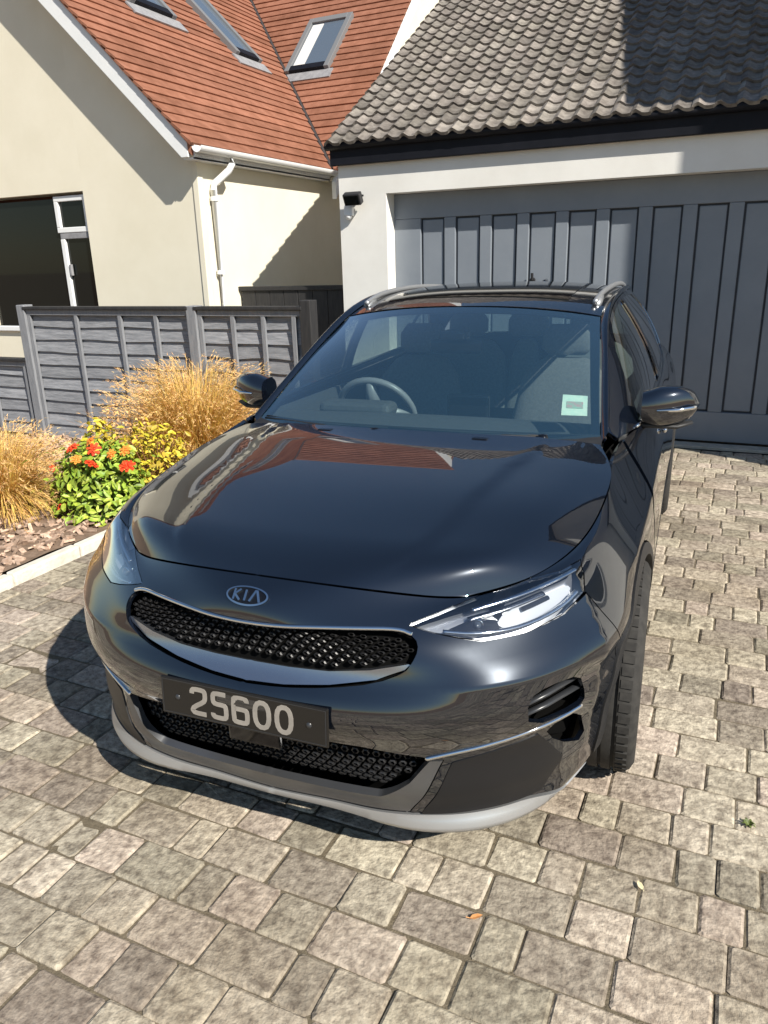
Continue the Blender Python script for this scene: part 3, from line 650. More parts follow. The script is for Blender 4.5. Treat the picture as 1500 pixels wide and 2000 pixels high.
K['rubber'] = mat('tyre_rubber', (.028, .027, .026), (.046, .044, .041), rough=.85, nscale=30, spec=.25)
K['alloy'] = mat('alloy', (.34, .35, .37), rough=.25, metal=.9)
K['disc'] = mat('brake_disc', (.30, .29, .28), rough=.35, metal=1)
K['glass'] = glass('windscreen_glass', (.70, .82, .82), body=(.09, .30, .50), body_w=.065, k=4.2)  # blue diffuse body adds the look of reflected sky to the pane
K['sideglass'] = glass('side_glass', (.62, .70, .68))
K['privacy'] = glass('rear_glass', (.52, .62, .59))
K['lens'] = glass('headlight_lens', (.93, .95, .97), ior=1.45, k=5.0)
K['trim'] = mat('interior_trim', (.07, .073, .077), (.09, .093, .097), rough=.6, nscale=60)
K['cloth'] = mat('seat_cloth', (.13, .132, .136), (.18, .182, .186), rough=.9, nscale=90)
K['plate'] = mat('plate_black', (.010, .009, .008), rough=.35)
K['digit'] = mat('plate_silver', (.25, .23, .205), (.31, .285, .255), rough=.4, nscale=30)
K['red'] = mat('tail_lamp', (.25, .01, .01), rough=.08)
K['amber'] = mat('amber', (.55, .20, .02), rough=.2)
K['paper'] = mat('disc_paper', (.62, .78, .66), (.80, .84, .70), rough=.7, nscale=45)
K['pink'] = mat('disc_print', (.60, .30, .33), (.30, .55, .42), rough=.7, nscale=60)

YC = 2.2
a_ = R(3.3)
car = thing('parked_car', 'black crossover hatchback with number plate 25600 parked on the paved drive', 'car', (-math.sin(a_)*YC, math.cos(a_)*YC, 0), a_)
def cput(name, V, F, m, parent=None, smooth=True, normals=None):
    V = np.asarray(V, float)-np.array([0, YC, 0]); return link(name, mesh(name, V, F, smooth, normals), m, parent or car)
def cmb(mb, name, m, parent=None, **k):
    mb.V = [(x, y-YC, z) for x, y, z in mb.V]; return mb.build(name, m, parent or car, **k)

BN, HN = belt_net(), hood_net()
TM = BN.kt[-1]; SM = COLS and 0
def XZ(P, rs=(0, 1.35)): return BN.inv(lambda Q: Q[:, [0, 2]], P, rs, (0, TM))
def YZ(P, rs=(.75, 4.9)): return BN.inv(lambda Q: Q[:, [1, 2]], P, rs, (0, TM))
def st_at_y(y, t=TM): # s on the level line t where the body has this y (side)
    a = np.linspace(.3, 4.9, 900); Y = BN.ev(a, np.full_like(a, t))[:, 1]; return float(a[np.argmin(abs(Y-y))])

def panel(net, outer, holes=(), gap=.002, h=.022, off=0., lip=.014, mirror=True, zmin=None, scale=(1, 1), boundary_h=.011, center=False, thick=0):
    """region of a smooth surface: outer / holes are loops in its (s,t) chart. -> V, F, N"""
    sc_ = np.array(scale); loops = []
    for q, P in enumerate([outer]+list(holes)):
        P = resample(np.asarray(P, float)*sc_, boundary_h)
        keep = np.linalg.norm(P-np.roll(P, 1, 0), axis=1) > 1e-5; P = P[keep]
        A = .5*np.sum(P[:, 0]*np.roll(P[:, 1], -1)-np.roll(P[:, 0], -1)*P[:, 1])
        if (A < 0) == (q == 0): P = P[::-1]
        d = np.roll(P, -1, 0)-np.roll(P, 1, 0); d /= np.maximum(np.linalg.norm(d, axis=1), 1e-9)[:, None]
        g_ = np.full(len(P), gap)
        if center: g_[np.abs(P[:, 0]) < 1e-3] = 0
        P = P+np.stack([-d[:, 1], d[:, 0]], 1)*g_[:, None]
        if center: P[np.abs(P[:, 0]) < 1.5e-3, 0] = 0
        loops.append(P)
    lo, hi = loops[0].min(0), loops[0].max(0); gx, gy = np.meshgrid(np.arange(lo[0], hi[0], h), np.arange(lo[1], hi[1], h*.87)); gx = gx+(np.arange(gx.shape[0]) % 2)[:, None]*h*.5
    I = np.stack([gx.ravel(), gy.ravel()], 1); I = I[inside(I, loops[0])]
    for L_ in loops[1:]: I = I[~inside(I, L_)]
    for L_ in loops:
        if len(I): I = I[seg_dist(I, L_) > h*.42]
    P = np.vstack(loops+[I]); E_ = []; n0 = 0
    for L_ in loops: E_ += [(n0+i, n0+(i+1) % len(L_)) for i in range(len(L_))]; n0 += len(L_)
    vo, eo, fo = geometry.delaunay_2d_cdt([Vector(q) for q in P], E_, [], 0, 1e-7)[:3]
    vo = np.array([(q[0], q[1]) for q in vo]); fo = np.array([f for f in fo if len(f) == 3]); C_ = vo[fo].mean(1)
    ok = inside(C_, loops[0])
    for L_ in loops[1:]: ok &= ~inside(C_, L_)
    fo = fo[ok]; q = vo/sc_
    N_ = net.nrm(q[:, 0], q[:, 1]); V = net.ev(q[:, 0], q[:, 1])+N_*off
    if center: V[np.abs(q[:, 0]) < 1e-6, 0] = 0; 
    F = [tuple(f) for f in fo]; V = list(V); NN = list(N_)
    for L_ in loops:
        if lip <= 0: break
        p = L_/sc_; n_ = net.nrm(p[:, 0], p[:, 1]); X = net.ev(p[:, 0], p[:, 1])+n_*off; Y = X-n_*lip; m_ = len(X)
        d = np.roll(X, -1, 0)-np.roll(X, 1, 0); d /= np.maximum(np.linalg.norm(d, axis=1), 1e-9)[:, None]; o_ = np.cross(d, n_)
        if center: o_[np.abs(p[:, 0]) < 1e-5, 0] = 0; o_ /= np.maximum(np.linalg.norm(o_, axis=1), 1e-9)[:, None]
        b0 = len(V)
        V += list(X)+list(Y); NN += list(o_)+list(o_)
        for i in range(m_):
            j = (i+1) % m_
            if center and abs(p[i, 0]) < 1e-5 and abs(p[j, 0]) < 1e-5: continue
            F.append((b0+i, b0+m_+i, b0+m_+j, b0+j))
    V, NN = np.array(V), np.array(NN)
    if mirror:
        n = len(V); V = np.vstack([V, V*[-1, 1, 1]]); NN = np.vstack([NN, NN*[-1, 1, 1]]); F = F+[tuple(n+i for i in f[::-1]) for f in F]
    return V, F, NN
def half(VFN, sgn):
    V, F, N_ = VFN
    if sgn > 0: return V, F, N_
    return V*[-1, 1, 1], [f[::-1] for f in F], N_*[-1, 1, 1]
def pput(name, VFN, m, parent=None): return cput(name, VFN[0], VFN[1], m, parent, True, VFN[2])

# --- feature lines on the body side (right half of the picture is the car's left)
def arc(yc, r, a0, a1, n=28, zc=.334): return [(yc-r*math.cos(t), zc+r*math.sin(t)) for t in np.linspace(a0, a1, n)]
AF, AR, RA = .88, 3.53, .392
HL = [(.392, .741), (.45, .757), (.52, .7705), (.622, .785), (.701, .806), (.741, .8165), (.752, .787), (.755, .752), (.722, .72), (.645, .702), (.555, .699), (.505, .710), (.45, .724)]
hl = XZ(HL); hl[2:4, 1] = TM-.0015
arcF = YZ(arc(AF, RA, R(-18), R(198)), (.75, 2.2))
i_j = int(np.argmin(abs(arcF[:, 0]-1.12)))          # where the bumper meets the fender on the arch
top_in = np.stack([np.linspace(hl[2, 0]-.008, 0, 24), np.full(24, TM)], 1)
LIPT = .106
ltop = lambda a: .092+.014*ss(.25, .5, np.asarray(a, float))-.058*ss(.72, 1.0, np.asarray(a, float))
lbot = lambda a: .058-.050*ss(.28, .52, np.asarray(a, float))*(1-.9*ss(.75, .95, np.asarray(a, float)))
s_b = arcF[0, 0]
bump_outer = np.vstack([[(0, LIPT)], np.stack([np.linspace(.02, s_b-.004, 30), ltop(np.linspace(.02, s_b-.004, 30))], 1), arcF[0:i_j+1], hl[7:8]+[[.004, -.004]], hl[8:][:], hl[0:2], hl[2:3]-[[.012, .004]], top_in])
GR = [(0, .735), (.096, .7355), (.185, .738), (.283, .7365), (.375, .733), (.412, .718), (.424, .696), (.414, .668), (.400, .648), (.336, .621), (.221, .602), (.104, .590), (0, .586)]
LI = [(0, .448), (.15, .444), (.292, .440), (.440, .412), (.452, .404), (.405, .342), (.330, .288), (.188, .275), (0, .268)]
VS = [(.672, .560), (.712, .583), (.772, .578), (.784, .500), (.774, .478), (.674, .478)]
VL = [(.705, .448), (.776, .462), (.786, .340), (.728, .382)]
grl, lin = XZ(GR), XZ(LI); grl[[0, -1], 0] = 0; lin[[0, -1], 0] = 0; grl = chaikin(grl, 1, False); vsl, vll = chaikin(XZ(VS), 1), chaikin(XZ(VL), 1)
LT = [(0, .266), (.19, .273), (.332, .286), (.408, .341), (.455, .403), (.486, .401), (.402, .214), (0, .214)]
ltr = XZ(LT); ltr[[0, 7], 0] = 0; ltr[6:, 1] = ltop(ltr[6:, 0])+.0025; ltr = np.vstack([ltr[:7], np.stack([np.linspace(ltr[6, 0]-.03, .03, 8), ltop(np.linspace(ltr[6, 0]-.03, .03, 8))+.0025], 1), ltr[7:]])
def ctr(P): P = P.copy(); P[np.abs(P[:, 0]) < .004, 0] = -.02; return P      # holes run across the centre line
# the bumper loop is cut by openings that touch the centre line, so route it round them
def with_notches(outer, notches):
    """outer ends on s=0 going from top to bottom; each notch is an open line from (0,top) to (0,bottom)"""
    out = list(map(tuple, outer))
    for nch in notches: out += [tuple(q) for q in nch]
    return np.array(out)
bo = with_notches(bump_outer, [grl, np.vstack([lin[:5], ltr[5:6], ltr[6:7], [(ltr[6, 0]*.5, LIPT+.004)], [(0, LIPT+.004)]])])
bo = bo[1:-1] if False else bo
bo[0] = (ltr[6, 0]+.012, float(ltop(ltr[6, 0]))); bo = np.array([q for i, q in enumerate(bo) if not (0 < i < 31 and q[0] < ltr[6, 0]+.02)])
bo = bo[:-2]
bumper = pput('front_bumper', panel(BN, bo, [vsl, vll], center=True), K['paint'])
pput('lower_trim', panel(BN, np.vstack([ltr[::1]]), off=.001, center=True, lip=.02), K['frame'], bumper)
sE = s_b-.006
sv = np.linspace(0, sE, 44)
lipo = np.vstack([np.stack([sv, lbot(sv)], 1), np.stack([sv[::-1], ltop(sv[::-1])-.002], 1)])
lipu = np.vstack([np.stack([sv, np.full(44, .002)], 1), np.stack([sv[::-1], lbot(sv[::-1])-.001], 1)])
pput('under_lip', panel(BN, lipu, off=.002, center=True, lip=.02, gap=.0003), K['clad'], bumper)
pput('skid_lip', panel(BN, lipo, off=.004, center=True, lip=.03), K['silver'], bumper)
# openings: grille mesh, lower mesh, side vents
grille = pput('grille', panel(BN, grl, off=-.034, center=True, gap=-.006, lip=0), K['inner'])
def pattern(loop, off, ps, pt, r, ht, keep=.006):
    """staggered little raised cells standing on the surface inside a loop"""
    lo, hi = loop.min(0), loop.max(0); V, F = [], []; row = 0; t = lo[1]
    while t < hi[1]:
        s_ = -(ps*.5 if row % 2 else 0)-0*lo[0]
        a = np.arange((ps*.5 if row % 2 else 0), hi[0], ps); Q = np.stack([a, np.full(len(a), t)], 1)
        L2 = loop.copy(); Q = Q[inside(Q+[1e-4, 0], L2)] if len(Q) else Q
        if len(Q): Q = Q[seg_dist(Q, L2[:-0 or None]) > keep] if False else Q
        for c in Q:
            for sg in ((1, -1) if c[0] > 1e-4 else (1,)):
                k_ = 6; ang = np.arange(k_)*2*math.pi/k_
                for (r1, r0, hh) in ((r, r*.62, ht),):
                    A = np.stack([c[0]+r1*np.cos(ang), c[1]+r1*.62*np.sin(ang)], 1); B_ = np.stack([c[0]+r0*np.cos(ang), c[1]+r0*.62*np.sin(ang)], 1)
                    nA = BN.nrm(A[:, 0], A[:, 1]); X = BN.ev(A[:, 0], A[:, 1])+nA*off; Y = BN.ev(A[:, 0], A[:, 1])+nA*(off+ht); Z = BN.ev(B_[:, 0], B_[:, 1])+nA*(off+ht*1.15); W = BN.ev(B_[:, 0], B_[:, 1])+nA*off
                    b0 = len(V); V += [tuple(v*[sg, 1, 1]) for v in np.vstack([X, Y, Z, W])]
                    for i in range(k_):
                        j = (i+1) % k_; F += [(b0+i, b0+j, b0+k_+j, b0+k_+i), (b0+k_+i, b0+k_+j, b0+2*k_+j, b0+2*k_+i), (b0+2*k_+i, b0+2*k_+j, b0+3*k_+j, b0+3*k_+i)]
        t += pt; row += 1
    return V, F
GRM = XZ([(0, .728), (.185, .731), (.37, .727), (.405, .712), (.414, .696), (.404, .674), (.318, .654), (.216, .642), (.107, .637), (0, .635)])
V, F = pattern(np.vstack([GRM, [(-.03, GRM[-1, 1]), (-.03, GRM[0, 1])]]), -.033, .031, .0155, .0105, .017); tag(cput('grille_mesh', V, F, K['mesh'], grille, False), kind='stuff')
BAR = XZ([(0, .629), (.107, .630), (.216, .634), (.318, .646), (.409, .666), (.414, .664), (.402, .651), (.336, .626), (.221, .607), (.104, .595), (0, .591)])
pput('grille_bar', panel(BN, BAR, off=-.012, center=True, gap=.001, lip=.02), K['bar'], grille)
ct = XZ([(0, .737), (.096, .7375), (.185, .740), (.283, .7385), (.372, .735), (.404, .724)]); P_ = BN.ev(ct[:, 0], ct[:, 1])+BN.nrm(ct[:, 0], ct[:, 1])*.002
P_ = np.vstack([P_[:0:-1]*[-1, 1, 1], P_]); P_ = chaikin(P_, 2, False)
cmb(MB().tube(P_, .0055, 8), 'grille_trim', K['chrome'], grille, smooth=True)
intake = pput('lower_intake', panel(BN, lin, off=-.05, center=True, gap=-.004, lip=0), K['inner'], bumper)
V, F = pattern(np.vstack([lin, [(-.03, lin[-1, 1]), (-.03, lin[0, 1])]]), -.048, .030, .017, .012, .012); tag(cput('intake_mesh', V, F, K['mesh'], bumper, False), kind='stuff')
cmb(MB().box(-.07, .085, .028, .06, .395, .447), 'radar_sensor', K['gloss'], bumper, bevel=.006)
for sg in (1, -1):
    for lp in (vsl, vll): pput('vent', half(panel(BN, lp, off=-.05, mirror=False, gap=-.006, lip=0), sg), K['inner'], bumper)
    for z in (.512, .545):
        q = XZ([(.668, z-.012), (.72, z), (.786, z+.008)]); X = BN.ev(q[:, 0], q[:, 1])-BN.nrm(q[:, 0], q[:, 1])*.022; cmb(MB().tube(X*[sg, 1, 1], .006, 6, sx=1.8), 'vent_fin', K['satin'], bumper, smooth=True)
    q = XZ([(.445, .409), (.51, .424), (.581, .436), (.681, .459), (.74, .469), (.778, .476)]); X = BN.ev(q[:, 0], q[:, 1])+BN.nrm(q[:, 0], q[:, 1])*.001
    cmb(MB().tube(chaikin(X*[sg, 1, 1], 2, False), [.0035]+[.006]*(len(chaikin(X, 2, False))-2)+[.004], 8), 'vent_strip', K['chrome'], bumper, smooth=True)
    if False: q = XZ([(.755, .372)]); X = (BN.ev(q[:, 0], q[:, 1])-BN.nrm(q[:, 0], q[:, 1])*.03)[0]*[sg, 1, 1]
    if False: f = MB().lathe([(0, -.004), (.024, -.002), (.03, .004), (.032, .02)], 20, 'y'); f.V = [(x+X[0], y+X[1], z+X[2]) for x, y, z in f.V]; cmb(f, 'fog_lamp', K['chrome'], bumper, smooth=True)

ins = XZ([(.505, .392), (.60, .412), (.69, .436), (.715, .386), (.742, .33), (.70, .245), (.56, .236), (.43, .232)])
for sg in (1, -1): pput('bumper_overlay', half(panel(BN, ins, off=.0025, mirror=False, gap=0, lip=.006), sg), K['overlay'], bumper)  # dull dark overlay added on the gloss bumper to mute reflected paving
# --- headlights
for sg in (1, -1):
    back = pput('headlight', half(panel(BN, hl, off=-.045, mirror=False, gap=-.002, lip=0), sg), K['lampback'])
    V, F, N_ = panel(BN, hl, off=-.001, mirror=False, gap=.002, lip=.012); pput('lens', half((V, F, N_), sg), K['lens'], back)
    def strip(P, off, r, nm, m, sx=1.0):
        q = XZ(P); X = BN.ev(q[:, 0], q[:, 1])+BN.nrm(q[:, 0], q[:, 1])*off; X = chaikin(X*[sg, 1, 1], 2, False); cmb(MB().tube(X, r, 8, sx=sx), nm, m, back, smooth=True)
    strip([(.52, .760), (.58, .770), (.64, .782), (.71, .800), (.735, .806)], -.012, .0045, 'running_light', K['chrome'], 1.8)
    strip([(.47, .728), (.55, .714), (.645, .714), (.72, .734), (.745, .758)], -.016, .005, 'chrome_edge', K['chrome'], 1.5)
    strip([(.52, .748), (.60, .758), (.68, .776)], -.03, .005, 'reflector_rib', K['dchrome'], 2)
    refl = XZ([(.585, .722), (.66, .722), (.722, .738), (.742, .765), (.728, .782), (.66, .768), (.60, .752)])
    pput('reflector', half(panel(BN, chaikin(refl, 1), off=-.034, mirror=False, gap=0, lip=.008), sg), K['drl'], back)
    inn = XZ([(.47, .730), (.545, .712), (.60, .716), (.585, .738), (.53, .748)]); pput('dark_bezel', half(panel(BN, inn, off=-.028, mirror=False, gap=0, lip=.01), sg), K['gloss'], back)
    strip([(.638, .750), (.665, .756), (.692, .763)], -.026, .006, 'lamp_slot', K['gloss'], 1.3)
    for x, z, r in ((.545, .735, .012),):
        q = XZ([(x, z)]); X = (BN.ev(q[:, 0], q[:, 1])-BN.nrm(q[:, 0], q[:, 1])*.030)[0]; nn = BN.nrm(q[:, 0], q[:, 1])[0]
        f = MB().lathe([(0, .016), (r*.5, .013), (r*.85, .004), (r, -.004)], 20, 'z'); g_ = MB().lathe([(r, -.004), (r*1.18, .006), (r*1.28, 0), (r*1.28, -.01)], 20, 'z')
        mm_ = Vector((nn[0]*.35, -1, .05)).normalized().to_track_quat('Z', 'Y').to_matrix()
        for mb_, nm, m in ((f, 'projector', K['proj']), (g_, 'bezel', K['chrome'])):
            mb_.V = [tuple((mm_ @ Vector(v))+Vector(X)) for v in mb_.V]; mb_.V = [(x_*sg, y_, z_) for x_, y_, z_ in mb_.V]; cmb(mb_, nm, m, back, smooth=True)

# --- fenders, doors, quarters
yd1, yd2, yd3 = 1.34, 2.42, 3.30
sill_t = YZ([(2.0, .335)])[0, 1]
def vline(y, z0, z1, n=10):
    q = YZ([(y, z) for z in np.linspace(z0, z1, n)]); return q
fen = np.vstack([hl[3:8], [hl[7]+[.004, -.004]], arcF[i_j:len(arcF)-3], vline(yd1-.03, .335, .90), [(st_at_y(yd1-.02), TM)], np.stack([np.linspace(st_at_y(yd1-.03), hl[3, 0]+.012, 30), np.full(30, TM)], 1)])
arcR = YZ(arc(AR, RA, R(-18), R(198)), (3.4, 4.9))
fd = np.vstack([vline(yd1, .335, .90), [(st_at_y(yd1), TM)], np.stack([np.linspace(st_at_y(yd1)+.02, st_at_y(yd2), 30), np.full(30, TM)], 1), vline(yd2, .90, .335)])
aR0 = [q for q in arcR if BN.ev([q[0]], [q[1]])[0, 1] < yd3 and q[1] > sill_t]
rd = np.vstack([vline(yd2, .335, .90), np.stack([np.linspace(st_at_y(yd2), st_at_y(yd3), 20), np.full(20, TM)], 1), vline(yd3, .90, .72, 4), aR0[::-1]])
aR1 = [q for q in arcR if BN.ev([q[0]], [q[1]])[0, 1] >= yd3]
sEnd = BN.ks[-4]
rq = np.vstack([vline(yd3, .72, .90, 4), np.stack([np.linspace(st_at_y(yd3), sEnd, 40), np.full(40, TM)], 1), [(sEnd, .30), (sEnd, .03)], np.stack([np.linspace(sEnd-.05, aR1[-1][0]+.01, 20), np.full(20, .03)], 1), np.array(aR1)[::-1]])
clad_col = K['clad']
for sg in (1, -1):
    pput('front_wing', half(panel(BN, fen, mirror=False), sg), K['paint'])
    d = pput('front_door', half(panel(BN, fd, mirror=False, h=.03), sg), K['paint'])
    d2 = pput('rear_door', half(panel(BN, rd, mirror=False, h=.03), sg), K['paint'])
    pput('rear_quarter', half(panel(BN, rq, mirror=False, h=.035), sg), K['paint'])
    for y, dd in ((2.27, d), (3.14, d2)):
        q = YZ([(y-.19, .83), (y-.10, .835), (y, .835)]); X = BN.ev(q[:, 0], q[:, 1])+BN.nrm(q[:, 0], q[:, 1])*np.array([[.012], [.034], [.012]]); cmb(MB().tube(chaikin(X*[sg, 1, 1], 2, False), .011, 8), 'door_handle', K['chrome'], dd, smooth=True)
    for nm, yc, rg in (('front', AF, (.75, 2.3)), ('rear', AR, (3.3, 5.0))):
        ring = np.vstack([YZ(arc(yc, RA-.004, R(-14), R(194), 36), rg), YZ(arc(yc, .352, R(194), R(-14), 36), rg)])
        pput('arch_cladding', half(panel(BN, ring, off=.004, mirror=False, gap=0, lip=.05, h=.03), sg), clad_col)
    sil = np.vstack([np.stack([np.linspace(arcF[-1, 0]+.03, arcR[0, 0]-.03, 30), np.full(30, .03)], 1), np.stack([np.linspace(arcR[0, 0]-.01, arcF[-1, 0]+.01, 30), np.full(30, sill_t-.006)], 1)])
    pput('sill_cladding', half(panel(BN, sil, off=.006, mirror=False, gap=0, h=.04), sg), clad_col)
    tl = YZ([(4.02, .80), (4.02, .90), (4.12, .94), (4.19, .92), (4.22, .84)], (4.3, 5.3)); pput('tail_lamp', half(panel(BN, tl, off=.006, mirror=False), sg), K['red'])
# dark structure behind every gap
a, b_ = np.meshgrid(np.linspace(0, sEnd, 240), np.linspace(.05, TM-.004, 34), indexing='ij'); sh = a.shape
N_ = BN.nrm(a.ravel(), b_.ravel()); X = BN.ev(a.ravel(), b_.ravel())-N_*.062; Q = [(i*sh[1]+j, (i+1)*sh[1]+j, (i+1)*sh[1]+j+1, i*sh[1]+j+1) for i in range(sh[0]-1) for j in range(sh[1]-1)]
Q = [f for f in Q if min(np.hypot(X[list(f)].mean(0)[1]-yc, X[list(f)].mean(0)[2]-.334) for yc in (AF, AR)) > .37]
X[:, 0] = np.maximum(X[:, 0], 0); n = len(X); X2 = np.vstack([X, X*[-1, 1, 1]]); cput('inner_shell', X2, Q+[tuple(n+i for i in f[::-1]) for f in Q], K['inner'])
ub = MB()
ub.box(-.60, .60, .36, 4.2, .20, .235); ub.box(-.82, .82, 1.28, 3.12, .20, .235); ub.box(-.5, .5, .25, 1.1, .24, .70); ub.box(-.58, -.55, .3, 1.3, .2, .75); ub.box(.55, .58, .3, 1.3, .2, .75); ub.box(-.58, .58, 3.1, 3.13, .2, .7); ub.box(-.78, .78, 1.26, 1.29, .2, .86)
cmb(ub, 'underbody', K['inner'])

# --- bonnet
SC = (1, 1)
ha = np.linspace(0, .72, 40); hb = np.linspace(0, HN.kt[-1], 40)
ho = np.vstack([np.stack([ha, np.full(40, .001)], 1), np.stack([np.full(40, .7195), hb], 1), np.stack([ha[::-1], np.full(40, HN.kt[-1]-.001)], 1)])
bonnet = pput('bonnet', panel(HN, ho, gap=.0025, h=.028, center=True, lip=.016), K['paint'])
for sg in (1, -1):
    q = (.30*sg, 1.145, .975)
    cmb(MB().box(q[0]-.028, q[0]+.028, q[1]-.014, q[1]+.016, q[2]-.018, q[2]-.002), 'washer_jet', K['gloss'], bonnet, bevel=.004)
# --- windscreen, cowl, roof
def cross(rows, aa, mirror=True):
    """net from rows of (centre (y,z), edge (x,y,z)), crowned across"""
    out = []
    for (yc, zc), e, pw in rows:
        out.append([(e[0]*a, yc+(e[1]-yc)*abs(a)**2, zc+(e[2]-zc)*abs(a)**pw) for a in aa])
    P = np.array(out).transpose(1, 0, 2); m = P[3:0:-1].copy(); m[..., 0] *= -1; k_ = np.array(aa)*rows[0][1][0]
    return Net(np.concatenate([m, P]), np.r_[-k_[3:0:-1], k_])
AA = (0, .25, .5, .75, .9, 1)
WN = cross([((1.165, .945), (.694, 1.30, .945), 2.2), ((1.42, 1.105), (.658, 1.535, 1.075), 2.2), ((1.68, 1.245), (.624, 1.775, 1.200), 2.2), ((1.965, 1.366), (.586, 2.035, 1.318), 2.2)], AA)
def rect(net, s1, t0, t1, n=30):
    a = np.linspace(0, s1, n); b = np.linspace(t0, t1, n); return np.vstack([np.stack([a, np.full(n, t0)], 1), np.stack([np.full(n, s1), b], 1), np.stack([a[::-1], np.full(n, t1)], 1)])
wS, wT = WN.ks[-1], WN.kt[-1]
ws = pput('windscreen', panel(WN, rect(WN, wS-.001, .02, wT-.001), gap=.0015, center=True, lip=.006, h=.05), K['glass'])
fr_o = np.array([(0, .021), (wS-.002, .021), (wS-.002, wT-.002), (0, wT-.002), (0, wT-.045), (wS-.03, wT-.03), (wS-.03, .05), (0, .06)])
def ring_band(name, loops, m, parent, off):
    pput(name, panel(WN, np.array(loops), off=off, center=True, lip=.003, gap=.0005, h=.05), m, parent)
ring_band('frit_band', [(0, wT-.050), (wS-.05, wT-.036), (wS-.032, .07), (wS-.036, .050), (0, .055), (0, .022), (wS-.004, .022), (wS-.004, wT-.004), (0, wT-.004)], K['gloss'], ws, -.004)
cmb(MB().box(-.055, .055, 1.79, 1.90, 1.235, 1.275, ), 'camera_housing', K['gloss'], ws, bevel=.01)
cmb(MB().tube([(0, 1.83, 1.27), (0, 1.86, 1.235)], .01, 8), 'mirror_stalk', K['gloss'], ws, smooth=True)
cmb(MB().box(-.12, .12, 1.85, 1.88, 1.175, 1.235, Matrix.Rotation(0, 4, 'Y')), 'interior_mirror', K['gloss'], ws, bevel=.02, seg=3)
q = WN.inv(lambda Q_: Q_[:, [0, 2]], [(.578, 1.050)], (0, wS), (0, wT))[0]
for nm, ds, dt, m, of in (('permit_disc', .046, .060, 'paper', -.006), ('permit_print', .030, .020, 'pink', -.0045)):
    L4 = np.array([(q[0]-ds, q[1]-dt), (q[0]+ds, q[1]-dt), (q[0]+ds, q[1]+dt), (q[0]-ds, q[1]+dt)]); pput(nm, panel(WN, L4, off=of, mirror=False, lip=.0008, gap=0, h=.03), K[m], ws)
# cowl panel and wipers
CN = cross([((1.19, .955), (.70, 1.245, .937), 2), ((1.215, .958), (.70, 1.28, .945), 2), ((1.255, .975), (.70, 1.345, .965), 2)], AA)
pput('cowl', panel(CN, rect(CN, CN.ks[-1]-.001, .001, CN.kt[-1]-.001, 12), center=True, h=.04, lip=.02), K['clad'])
for x0, x1 in ((-.12, -.66), (.50, -.08)):
    A = [(x0, 1.205+.20*x0*x0, .958), (x0*.5+x1*.5, 1.215+.20*(x0*.5+x1*.5)**2, .963), (x1, 1.225+.22*x1*x1, .963)]; wp = cmb(MB().tube(A, [.009, .007, .005], 8), 'wiper', K['clad'], smooth=True)
    cmb(MB().tube([(p_[0], p_[1]+.012, p_[2]+.006) for p_ in A], .004, 6), 'wiper_blade', K['rubber'], wp, smooth=True)
    cmb(MB().lathe([(0, .014), (.016, .012), (.02, 0), (.02, -.02)], 14, 'z').add([], []), 'wiper_pivot', K['gloss'], wp, smooth=True).location = (x0, 1.195+.2*x0*x0, .962)
RN = cross([((1.97, 1.369), (.588, 2.04, 1.321), 2.6), ((2.15, 1.403), (.590, 2.20, 1.356), 2.6), ((2.5, 1.433), (.592, 2.52, 1.394), 2.6), ((3.0, 1.437), (.586, 3.0, 1.398), 2.6), ((3.5, 1.412), (.565, 3.5, 1.366), 2.6), ((3.95, 1.362), (.535, 3.95, 1.305), 2.6), ((4.17, 1.325), (.50, 4.10, 1.265), 2.6)], AA)
rS = RN.ks[-1]; roofc = pput('roof', panel(RN, rect(RN, rS-.001, .001, RN.kt[-1]-.001), center=True, h=.05), K['paint'])
pput('sunroof', panel(RN, rect(RN, .43, .16, .95, 12), off=.003, center=True, h=.06), K['gloss'], roofc)
cmb(MB().tube([(0, 3.86, 1.37), (0, 3.93, 1.405), (0, 4.0, 1.415), (0, 4.03, 1.36)], [.012, .016, .012, .01], 8), 'aerial_fin', K['paint'], roofc, smooth=True)
# --- side frame: pillar and roof edge strip, then side glass
BE = [(.745, 1.33, .957), (.790, 1.50, .957), (.828, 1.75, .957), (.835, 2.05, .961), (.836, 2.5, .969), (.826, 3.0, .986), (.79, 3.53, 1.011), (.74, 3.93, 1.031)]
TE = [(.712, 1.345, .972), (.692, 1.52, 1.06), (.655, 1.76, 1.190), (.624, 2.05, 1.318), (.622, 2.5, 1.388), (.614, 3.0, 1.392), (.592, 3.5, 1.360), (.560, 3.95, 1.298)]
GP = []
for b0, t0 in zip(BE, TE):
    b0, t0 = np.array(b0), np.array(t0); GP.append([b0*(1-f)+t0*f+np.array([.10*f*(1-f)*min(1, (t0[2]-b0[2])/.35), 0, 0]) for f in (0, .25, .5, .75, 1)])
GN = Net(np.array(GP)); gS, gT = GN.ks, GN.kt[-1]
IE = [(.694, 1.30, .945), (.660, 1.535, 1.076), (.626, 1.775, 1.202), (.5885, 2.037, 1.320), (.594, 2.5, 1.393), (.588, 3.0, 1.397), (.567, 3.5, 1.365), (.537, 3.95, 1.304)]
SP = []
for t0, i0 in zip(TE, IE):
    t0, i0 = np.array(t0), np.array(i0); SP.append([t0*(1-f)+i0*f+np.array([.012, 0, .022])*(4*f*(1-f))*.8 for f in (0, .3, .65, 1)])
SN = Net(np.array(SP))
sfull = lambda net, s0, s1, t0, t1, n=40: np.vstack([np.stack([np.linspace(s0, s1, n), np.full(n, t0)], 1), np.stack([np.linspace(s1, s0, n), np.full(n, t1)], 1)])
fs = lambda f: float(np.interp(f, range(8), gS))
